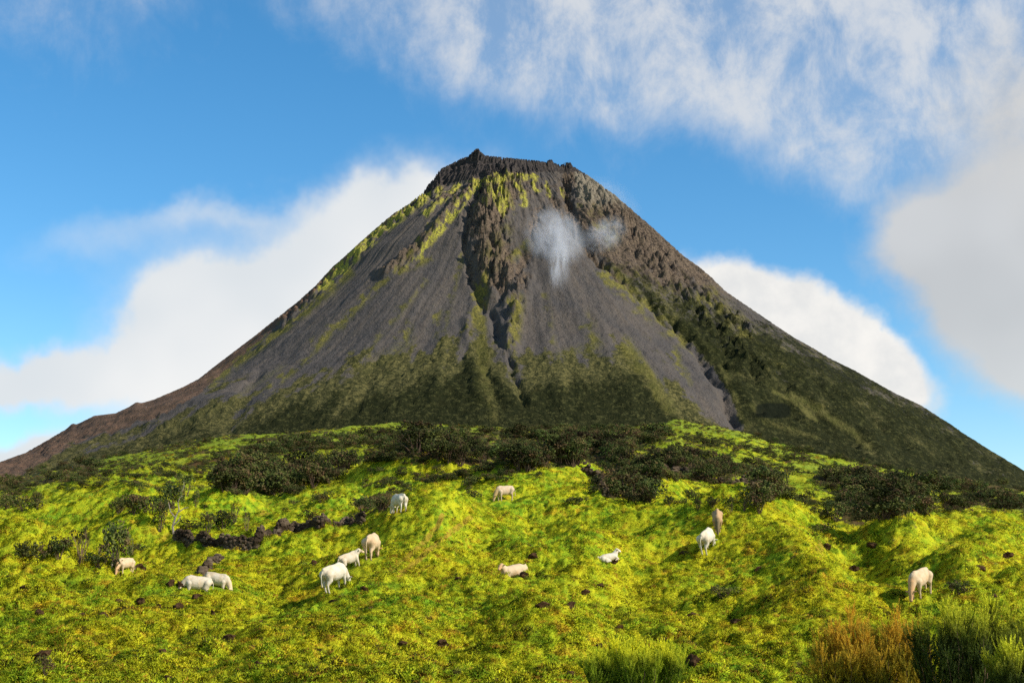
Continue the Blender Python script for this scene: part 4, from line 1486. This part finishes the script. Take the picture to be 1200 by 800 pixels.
# ------------------------------------------------------------------ dry stone walls
def stone_wall(pxs, hgt, label, seed, n_layers=3, sz=.30):
    rg = random.Random(seed)
    P = np.array(pxs, float)
    X, Y, Z, _ = cast(P[:, 0], P[:, 1])
    line = [Vector((a, b, 0)) for a, b in zip(X, Y)]
    vs, fs = [], []
    base = bmesh.new()
    bmesh.ops.create_cube(base, size=1)
    bmesh.ops.bevel(base, geom=base.edges[:], offset=.18, segments=1, affect='EDGES')
    bv = [v.co.copy() for v in base.verts]
    bf = [[v.index for v in f.verts] for f in base.faces]
    put = []
    for a, b in zip(line[:-1], line[1:]):
        L = (b - a).length
        n = max(1, int(L / (sz * .85)))
        d = (b - a).normalized()
        for i in range(n):
            for k in range(n_layers):
                for side in (-1, 1):
                    if k == n_layers - 1 and (side == 1 or rg.random() < .25):
                        continue
                    p = a + d * ((i + .5 + rg.uniform(-.3, .3) + .5 * (k % 2)) * L / n)
                    q = Vector((-d.y, d.x, 0)) * (side * (.11 if k < n_layers - 1 else 0) + rg.uniform(-.05, .05))
                    x, y = p.x + q.x, p.y + q.y
                    z = - .05 + (k + .5) * hgt / n_layers + rg.uniform(-.05, .05)
                    rot = Matrix.Rotation(rg.uniform(0, 6.28), 3, 'Z') @ Matrix.Rotation(rg.uniform(-.5, .5), 3, 'X') @ Matrix.Rotation(rg.uniform(-.5, .5), 3, 'Y')
                    s = Vector((sz * rg.uniform(.8, 1.4), sz * rg.uniform(.7, 1.2), hgt / n_layers * rg.uniform(.9, 1.35)))
                    put.append((x, y, z, rot, s))
    qx, qy = np.array([q[0] for q in put]), np.array([q[1] for q in put])
    gz = np.maximum(height(qx, qy, True), height(qx, qy, False)) 
    for (x, y, z, rot, s), g in zip(put, gz):
        k0 = len(vs)
        for v in bv:
            vs.append(rot @ Vector((v.x * s.x * rg.uniform(.85, 1.15), v.y * s.y, v.z * s.z * rg.uniform(.9, 1.1))) + Vector((x, y, z + g)))
        fs += [[k0 + j for j in f] for f in bf]
    base.free()
    root = empty('stone_wall', (line[0].x, line[0].y, ground_z(line[0].x, line[0].y)))
    tag(root, label, 'wall')
    st = link_mesh('stones', raw_mesh('stones', [v - root.location for v in vs], fs, M_STONE), root)
    st['kind'] = 'stuff'
    return root


def build_walls():
    stone_wall([(204, 634), (222, 641), (245, 642), (270, 643), (300, 640), (325, 628), (345, 622), (375, 619), (405, 617), (425, 614)], 0.84, 'long dark dry stone wall winding across the left pasture', 1, 5, .21)
    stone_wall([(258, 650), (250, 660), (243, 668), (236, 676)], 0.42, 'short broken stone wall running down to the grazing pair', 2, 2, .32)
    stone_wall([(745, 561), (770, 556), (795, 551), (812, 560), (840, 566), (870, 567), (905, 569)], 0.6, 'low dark stone wall on the right below the scrub strip', 3, 3, .42)
    stone_wall([(683, 549), (700, 560), (706, 578), (712, 585)], 0.8, 'dark stone wall dropping beside the scrub strip', 4, 3, .38)


# ------------------------------------------------------------------ dead tree and post
def build_wood():
    X, Y, Z, _ = cast([204], [628])
    x, y = X[0], Y[0]
    rg = random.Random(5)
    m = y / FOC
    root = empty('dead_tree', (x, y, ground_z(x, y)))
    tag(root, 'pale forked dead tree above the left end of the stone wall', 'dead tree')
    sv, sf = [], []
    h = 46 * m
    tube(sv, sf, [(0, 0, -.1), (-.05 * h, .02, .25 * h), (.02 * h, 0, .5 * h)], [.10, .08, .065], 6)
    link_mesh('trunk', raw_mesh('trunk', sv, sf, M_WOOD), root)
    for pts in ([(0.02 * h, 0, .48 * h), (.10 * h, 0, .68 * h), (.06 * h, 0, .85 * h), (.12 * h, .02, 1.0 * h)], [(0.02 * h, 0, .45 * h), (-.12 * h, .03, .62 * h), (-.18 * h, 0, .85 * h)],
                [(0.08 * h, 0, .6 * h), (.22 * h, .03, .70 * h), (.33 * h, 0, .72 * h)], [(-.05 * h, 0, .25 * h), (.10 * h, -.1, .38 * h), (.16 * h, -.1, .52 * h)]):
        sv, sf = [], []
        tube(sv, sf, pts, [.05, .04, .028, .015][:len(pts)], 5)
        link_mesh('branch', raw_mesh('branch', sv, sf, M_WOOD), root)
    # leaning bare trunk in front of the bush clump
    X, Y, Z, _ = cast([206], [586])
    x, y = X[0], Y[0]
    m = y / FOC
    root = empty('dead_tree', (x, y, ground_z(x, y)))
    tag(root, 'pale bent dead branch rising in front of the dark bush clump', 'dead tree')
    h = 20 * m
    sv, sf = [], []
    tube(sv, sf, [(.35 * h, 0, -.1), (.3 * h, 0, .35 * h), (0, 0, .7 * h), (-.35 * h, 0, .8 * h)], [.09, .08, .06, .03], 6)
    link_mesh('trunk', raw_mesh('trunk', sv, sf, M_WOOD), root)
    sv, sf = [], []
    tube(sv, sf, [(.28 * h, 0, .4 * h), (.45 * h, 0, .8 * h), (.42 * h, 0, 1.1 * h)], [.05, .035, .02], 5)
    link_mesh('branch', raw_mesh('branch', sv, sf, M_WOOD), root)
    X, Y, Z, _ = cast([131], [665])
    x, y = X[0], Y[0]
    sv, sf = [], []
    tube(sv, sf, [(0, 0, -.2), (.01, 0, .35), (0.02, 0, .78)], [.05, .045, .04], 6)
    me = raw_mesh('fence_post', sv, sf, M_WOOD)
    o = link_mesh('fence_post', me)
    o.location = (x, y, ground_z(x, y))
    tag(o, 'thin pale wooden post left of the far left cow', 'post')


# ------------------------------------------------------------------ cattle
def mat_hide(name, body, headc, hx0, hx1, legs=None):
    m, t, b, out = new_mat(name)
    tc = t.node('ShaderNodeTexCoord')
    ob = tc.outputs['Object']
    s = t.sep(ob)
    n = t.noise(ob, 2.2, 4, .6)
    n2 = t.noise(ob, 16, 3, .6)
    c = t.mix(t.math('MULTIPLY', t.step(n, .42, .66), .6), body, tuple(v * k for v, k in zip(body, (.86, .70, .50))))
    f = t.step(t.math('ADD', s[0], t.math('MULTIPLY', t.math('SUBTRACT', n, .5), .4)), hx0, hx1)
    c = t.mix(f, c, headc)
    c = t.mix(t.math('MULTIPLY', t.step(s[2], .12, .03), .7), c, (0.10, 0.08, 0.05))
    c = t.mix(t.math('MULTIPLY', n2, .16), c, (0.25, 0.19, 0.12))
    t.link(c, b.inputs['Base Color'])
    b.inputs['Roughness'].default_value = .75
    return m


CREAM = (0.54, 0.47, 0.35)
WHITE = (0.57, 0.52, 0.41)
H_WHITE = mat_hide('white_hide', WHITE, (0.74, 0.66, 0.52), .95, 1.25)
H_CREAM = mat_hide('cream_hide', CREAM, (0.62, 0.46, 0.28), .85, 1.1)
H_TANHEAD = mat_hide('tan_headed_hide', (0.52, 0.40, 0.27), (0.42, 0.28, 0.12), .65, .95)
H_BROWN = mat_hide('light_brown_hide', (0.42, 0.27, 0.14), (0.16, 0.12, 0.06), .75, 1.0)
H_TAN = mat_hide('warm_cream_hide', (0.56, 0.42, 0.26), (0.55, 0.32, 0.15), .8, 1.05)
M_HORN = mat_plain('horn', (0.30, 0.26, 0.20), (0.45, 0.40, 0.32), 5, .5)


def chain(bm, pts, sy=1.0, n=14):
    """tapered capsules through (x,y,z,r) points, closed solids ready for a voxel union"""
    for i, p in enumerate(pts):
        mat = Matrix.Translation(p[:3]) @ Matrix.Diagonal((p[3], p[3] * sy, p[3], 1))
        bmesh.ops.create_icosphere(bm, subdivisions=2, radius=1.0, matrix=mat)
        if i:
            a, b = Vector(pts[i - 1][:3]), Vector(p[:3])
            d = b - a
            if d.length < 1e-4:
                continue
            rot = d.to_track_quat('Z', 'Y').to_matrix().to_4x4()
            res = bmesh.ops.create_cone(bm, cap_ends=True, segments=n, radius1=pts[i - 1][3] * .97, radius2=p[3] * .97, depth=d.length,
                                        matrix=Matrix.Translation((a + b) / 2) @ rot)
            if sy != 1.0:
                cy = (a.y + b.y) / 2
                for v in res['verts']:
                    v.co.y = cy + (v.co.y - cy) * sy


def cow_mesh(pose, young=False, step=0.0, headturn=0.0, headlow=0.10):
    bm = bmesh.new()
    tk = .88 if young else 1.0
    if pose == 'lying':
        bz = -.60
        chain(bm, [(-.78, 0, 1.02 + bz, .27 * tk), (-.45, 0, 1.04 + bz, .37 * tk), (0, 0, 1.0 + bz, .42 * tk), (.42, 0, 1.02 + bz, .38 * tk), (.66, 0, 1.10 + bz, .29 * tk)], .92)
        chain(bm, [(-.6, -.12, .34, .30), (-.45, .22, .22, .22), (-.15, .36, .12, .10), (-.5, .40, .08, .06)])
        chain(bm, [(-.6, .1, .34, .30), (-.42, -.30, .22, .20), (-.05, -.40, .12, .10), (-.42, -.44, .07, .06)])
        for s in (-1, 1):
            chain(bm, [(.55, .16 * s, .4, .15), (.82, .20 * s, .16, .09), (.50, .26 * s, .08, .055)])
    else:
        chain(bm, [(-.70, 0, 1.10, .30 * tk), (-.42, 0, 1.04, .39 * tk), (-.08, 0, .98, .44 * tk), (.26, 0, .98, .44 * tk), (.50, 0, 1.04, .38 * tk), (.64, 0, 1.12, .28 * tk)], .84)
        chain(bm, [(-.84, 0, 1.30, .13), (-.4, 0, 1.33, .15), (.1, 0, 1.31, .15), (.48, 0, 1.36, .15)], .9)
        for s in (-1, 1):
            o = step * s
            chain(bm, [(-.68, .17 * s, 1.02, .27 * tk), (-.62 + o * .5, .20 * s, .72, .18), (-.80 + o, .18 * s, .47, .072), (-.74 + o, .17 * s, .14, .052), (-.71 + o, .17 * s, .04, .06)], 1)
            chain(bm, [(.50, .18 * s, .92, .22 * tk), (.52 - o * .4, .19 * s, .64, .13), (.55 - o, .16 * s, .40, .072), (.54 - o, .16 * s, .14, .05), (.57 - o, .16 * s, .04, .058)], 1)
        if not young:
            chain(bm, [(-.45, 0, .70, .13), (-.40, 0, .64, .10)])
        # tail
    tz = 1.22 if pose != 'lying' else .66
    tl = .55 if pose == 'lying' else .5
    chain(bm, [(-.98, 0, tz, .045), (-1.08, .02, tz - .2, .035), (-1.10, .03, max(.1, tz - tl), .03), (-1.09, .03, max(.06, tz - tl - .28), .05)])
    if pose == 'grazing':
        neck = [(.58, 0, 1.14, .31 * tk), (.82, 0, .94, .25), (1.00, headturn * .3, .66, .19)]
        poll = Vector((1.08, headturn * .6, .54))
        muz = Vector((1.22, headturn, headlow))
    elif pose == 'lying':
        neck = [(.60, 0, .56, .28 * tk), (.76, headturn * .3, .72, .23), (.86, headturn * .6, .84, .18)]
        poll = Vector((.90, headturn * .7, .93))
        muz = Vector((1.20, headturn * 1.3, .74))
    else:
        neck = [(.56, 0, 1.14, .32 * tk), (.72, headturn * .3, 1.26, .25), (.84, headturn * .6, 1.34, .20)]
        poll = Vector((.90, headturn * .7, 1.42))
        muz = Vector((1.22, headturn * 1.4, 1.16))
    chain(bm, neck, .85)
    d = (muz - poll)
    chain(bm, [(*poll, .155), (*(poll + d * .45), .14), (*(poll + d * .9), .10), (*muz, .10)], .95)
    side = d.cross(Vector((0, 0, 1)))
    if side.length < .15:
        side = Vector((0, 1, 0))
    side.normalize()
    for s in (-1, 1):
        e = poll + side * s * .12 + d * .05
        tip = e + side * s * .20 - d.normalized() * .03
        mid = (e + tip) / 2
        rot = (tip - e).to_track_quat('X', 'Z').to_matrix().to_4x4()
        bmesh.ops.create_icosphere(bm, subdivisions=2, radius=1, matrix=Matrix.Translation(mid) @ rot @ Matrix.Diagonal((.13, .035, .065, 1)))
    me = bpy.data.meshes.new('cow')
    bm.to_mesh(me)
    bm.free()
    tmp = bpy.data.objects.new('tmp', me)
    COL.objects.link(tmp)
    rm = tmp.modifiers.new('r', 'REMESH')
    rm.mode = 'VOXEL'
    rm.voxel_size = .030
    sm = tmp.modifiers.new('s', 'SMOOTH')
    sm.factor = .6
    sm.iterations = 4
    bpy.context.view_layer.update()
    dg = bpy.context.evaluated_depsgraph_get()
    res = bpy.data.meshes.new_from_object(tmp.evaluated_get(dg))
    bpy.data.objects.remove(tmp)
    res.polygons.foreach_set('use_smooth', [True] * len(res.polygons))
    res.materials.clear()
    eyes = [poll + d * .38 + side * s * .112 + Vector((0, 0, .03)) for s in (-1, 1)]
    horns = [poll + side * s * .09 - d * .12 for s in (-1, 1)]
    return res, eyes, side


EYE_ME = None


def cow(px, py, yaw, hgt, pose, hide, label, young=False, step=0.06, ht=0.0, headlow=.10, dz=0.0, name='cow', pitch=None, du=0):
    global EYE_ME
    if EYE_ME is None:
        bm = bmesh.new()
        bmesh.ops.create_icosphere(bm, subdivisions=1, radius=.028)
        EYE_ME = bpy.data.meshes.new('eye')
        bm.to_mesh(EYE_ME)
        bm.free()
        EYE_ME.materials.append(M_EYE)
    me, eyes, side = cow_mesh(pose, young, step, ht, headlow)
    me.materials.append(hide)
    X, Y, Z, _ = cast([px], [py])
    x, y = X[0], Y[0]
    sc = hgt / 1.42
    o = link_mesh(name, me)
    a = R(yaw)
    # stand on the mean of the ground under the feet, tipped with the slope along the body
    f = (x + .55 * sc * math.cos(a), y + .55 * sc * math.sin(a))
    b = (x - .72 * sc * math.cos(a), y - .72 * sc * math.sin(a))
    def gz(q):
        return np.mean([ground_z(q[0] + i, q[1] + j) for i in (-.15, .15) for j in (-.15, .15)])
    zf, zb = gz(f), gz(b)
    pt = math.atan2(zf - zb, 1.27 * sc) * .5
    if pitch is not None:
        pt = R(pitch)
    o.rotation_mode = 'QUATERNION'
    o.rotation_quaternion = (Matrix.Rotation(a, 3, 'Z') @ Matrix.Rotation(-pt, 3, 'Y')).to_quaternion()
    o.scale = (sc, sc, sc)
    o.location = (x, y, (zf + zb) / 2 + .03 * sc + dz)
    tag(o, label, 'cow' if name == 'cow' else 'calf', 'pale cattle on the pasture')
    for e in eyes:
        c = link_mesh('eye', EYE_ME, o)
        c.location = e
    return o


CATTLE = [
    # px, py of the feet, yaw, withers, pose, hide, label, kwargs
    (147, 669, 240, 0.85, 'grazing', H_TAN, 'small cream cow grazing at far left in front of the largest dark bush', dict(dz=-.16, ht=.1)),
    (229, 689, 192, 1.02, 'grazing', H_CREAM, 'white cow grazing to the left, left one of the pair by the short wall', dict(dz=-.42)),
    (252, 688, -8, 1.0, 'grazing', H_CREAM, 'white cow grazing to the right, right one of the pair by the short wall', dict(dz=-.42)),
    (394, 691, 57, 1.32, 'grazing', H_WHITE, 'large white cow grazing below the calf left of centre', dict(step=.07)),
    (413, 667, 38, .98, 'standing', H_CREAM, 'cream calf standing with raised head between the big white cow and a thin one', dict(young=True, ht=-.15, name='calf')),
    (436, 656, 80, 1.34, 'grazing', H_TAN, 'warm cream cow seen from behind, above right of the calf', dict(step=.10)),
    (467, 603, 122, 1.25, 'grazing', H_WHITE, 'white cow grazing on the mound edge, highest on the left', dict(step=.05)),
    (592, 587, 206, 1.18, 'grazing', H_TANHEAD, 'pale cow with tan head grazing to the left, near picture centre', dict(step=.08)),
    (603, 676, 212, 1.15, 'lying', H_TAN, 'cream cow lying down with ears up below the centre', dict(ht=.15, dz=-.03)),
    (714, 659, 22, .92, 'lying', H_WHITE, 'small white calf lying with raised head right of the resting cow', dict(young=True, name='calf', dz=-.04, pitch=10)),
    (830, 647, 62, 1.36, 'grazing', H_WHITE, 'tall white cow grazing alone at right, in front of the brown one', dict(step=.06)),
    (841, 620, 262, 1.2, 'grazing', H_BROWN, 'light brown cow facing the camera behind the tall white cow', dict(step=.03)),
    (1081, 704, 226, 1.26, 'grazing', H_TAN, 'cream cow with orange head grazing at lower right below a mound', dict(step=.07)),
]
COWS_PX = [(c[0], c[1]) for c in CATTLE]


def build_cattle():
    for (px, py, yaw, h, pose, hide, lab, kw) in CATTLE:
        cow(px, py, yaw, h, pose, hide, lab, **kw)


# ------------------------------------------------------------------ steam from the flank
def volcano_point(px, py, off):
    """the point of the volcano's surface that a photograph pixel shows, moved off metres towards the camera"""
    u, v = project(VX, VY, VZ)
    ok = (VY < MD + 200)
    d = np.where(ok, (u - px) ** 2 + (v - py) ** 2, 1e12)
    i = np.argmin(d)
    p = Vector((VX.ravel()[i], VY.ravel()[i], VZ.ravel()[i]))
    return p - p.normalized() * off


def build_steam():
    specs = [((650, 280), (41, 62, -16), .0110, 42, 3.0, 'white wisp of steam drifting down the middle of the cone'),
             ((656, 316), (16, 62, 2), .0062, 30, 2.0, 'thin tail of steam below the white wisp'),
             ((706, 278), (40, 30, -40), .0060, 34, 5.0, 'small wisp of steam in the gully right of the white wisp'),
             ((714, 242), (38, 66, -30), .0034, 32, 14.0, 'faint veil of steam over the right shoulder of the summit')]
    for (c, (wx, wz, ang), den, off, seed, lab) in specs:
        p = volcano_point(c[0], c[1], off)
        mp = p.y / FOC
        bm = bmesh.new()
        bmesh.ops.create_icosphere(bm, subdivisions=3, radius=1)
        me = bpy.data.meshes.new('steam')
        bm.to_mesh(me)
        bm.free()
        m = bpy.data.materials.new('steam')
        m.use_nodes = True
        t = NT(m.node_tree)
        for n in list(t.n):
            t.n.remove(n)
        out = t.node('ShaderNodeOutputMaterial')
        pv = t.node('ShaderNodeVolumePrincipled')
        pv.inputs['Color'].default_value = (.93, .95, 1, 1)
        pv.inputs['Anisotropy'].default_value = .2
        t.link(pv.outputs[0], out.inputs['Volume'])
        tc = t.node('ShaderNodeTexCoord')
        ob = tc.outputs['Object']
        n = t.node('ShaderNodeVectorMath', operation='LENGTH')
        wv = t.vmath('ADD', ob, t.vmath('MULTIPLY', t.vmath('SUBTRACT', t.node('ShaderNodeTexNoise').outputs['Color'], (.5, .5, .5)), (.0, .0, .0)))
        t.link(ob, n.inputs[0])
        fall = t.step(n.outputs['Value'], 1.0, .15)
        nz = t.noise(t.vmath('MULTIPLY', t.vmath('ADD', ob, (seed, seed, 0)), (1.7, 1.2, 1.0)), 1.5, 5, .62, .8)
        d = t.math('MULTIPLY', t.step(nz, .34, .66), fall)
        t.link(t.math('MULTIPLY', d, den * 6.0), pv.inputs['Density'])
        me.materials.append(m)
        o = link_mesh('steam', me)
        o.location = p
        o.scale = (wx * mp, 34, wz * mp)
        o.rotation_euler = (R(-32), R(ang), 0)
        tag(o, lab, None, None, 'stuff')


# (what is built, in order)
build_cattle()
build_sward()
build_single_shrubs()
build_tree_heaths()
build_rocks()
build_walls()
build_wood()
build_steam()
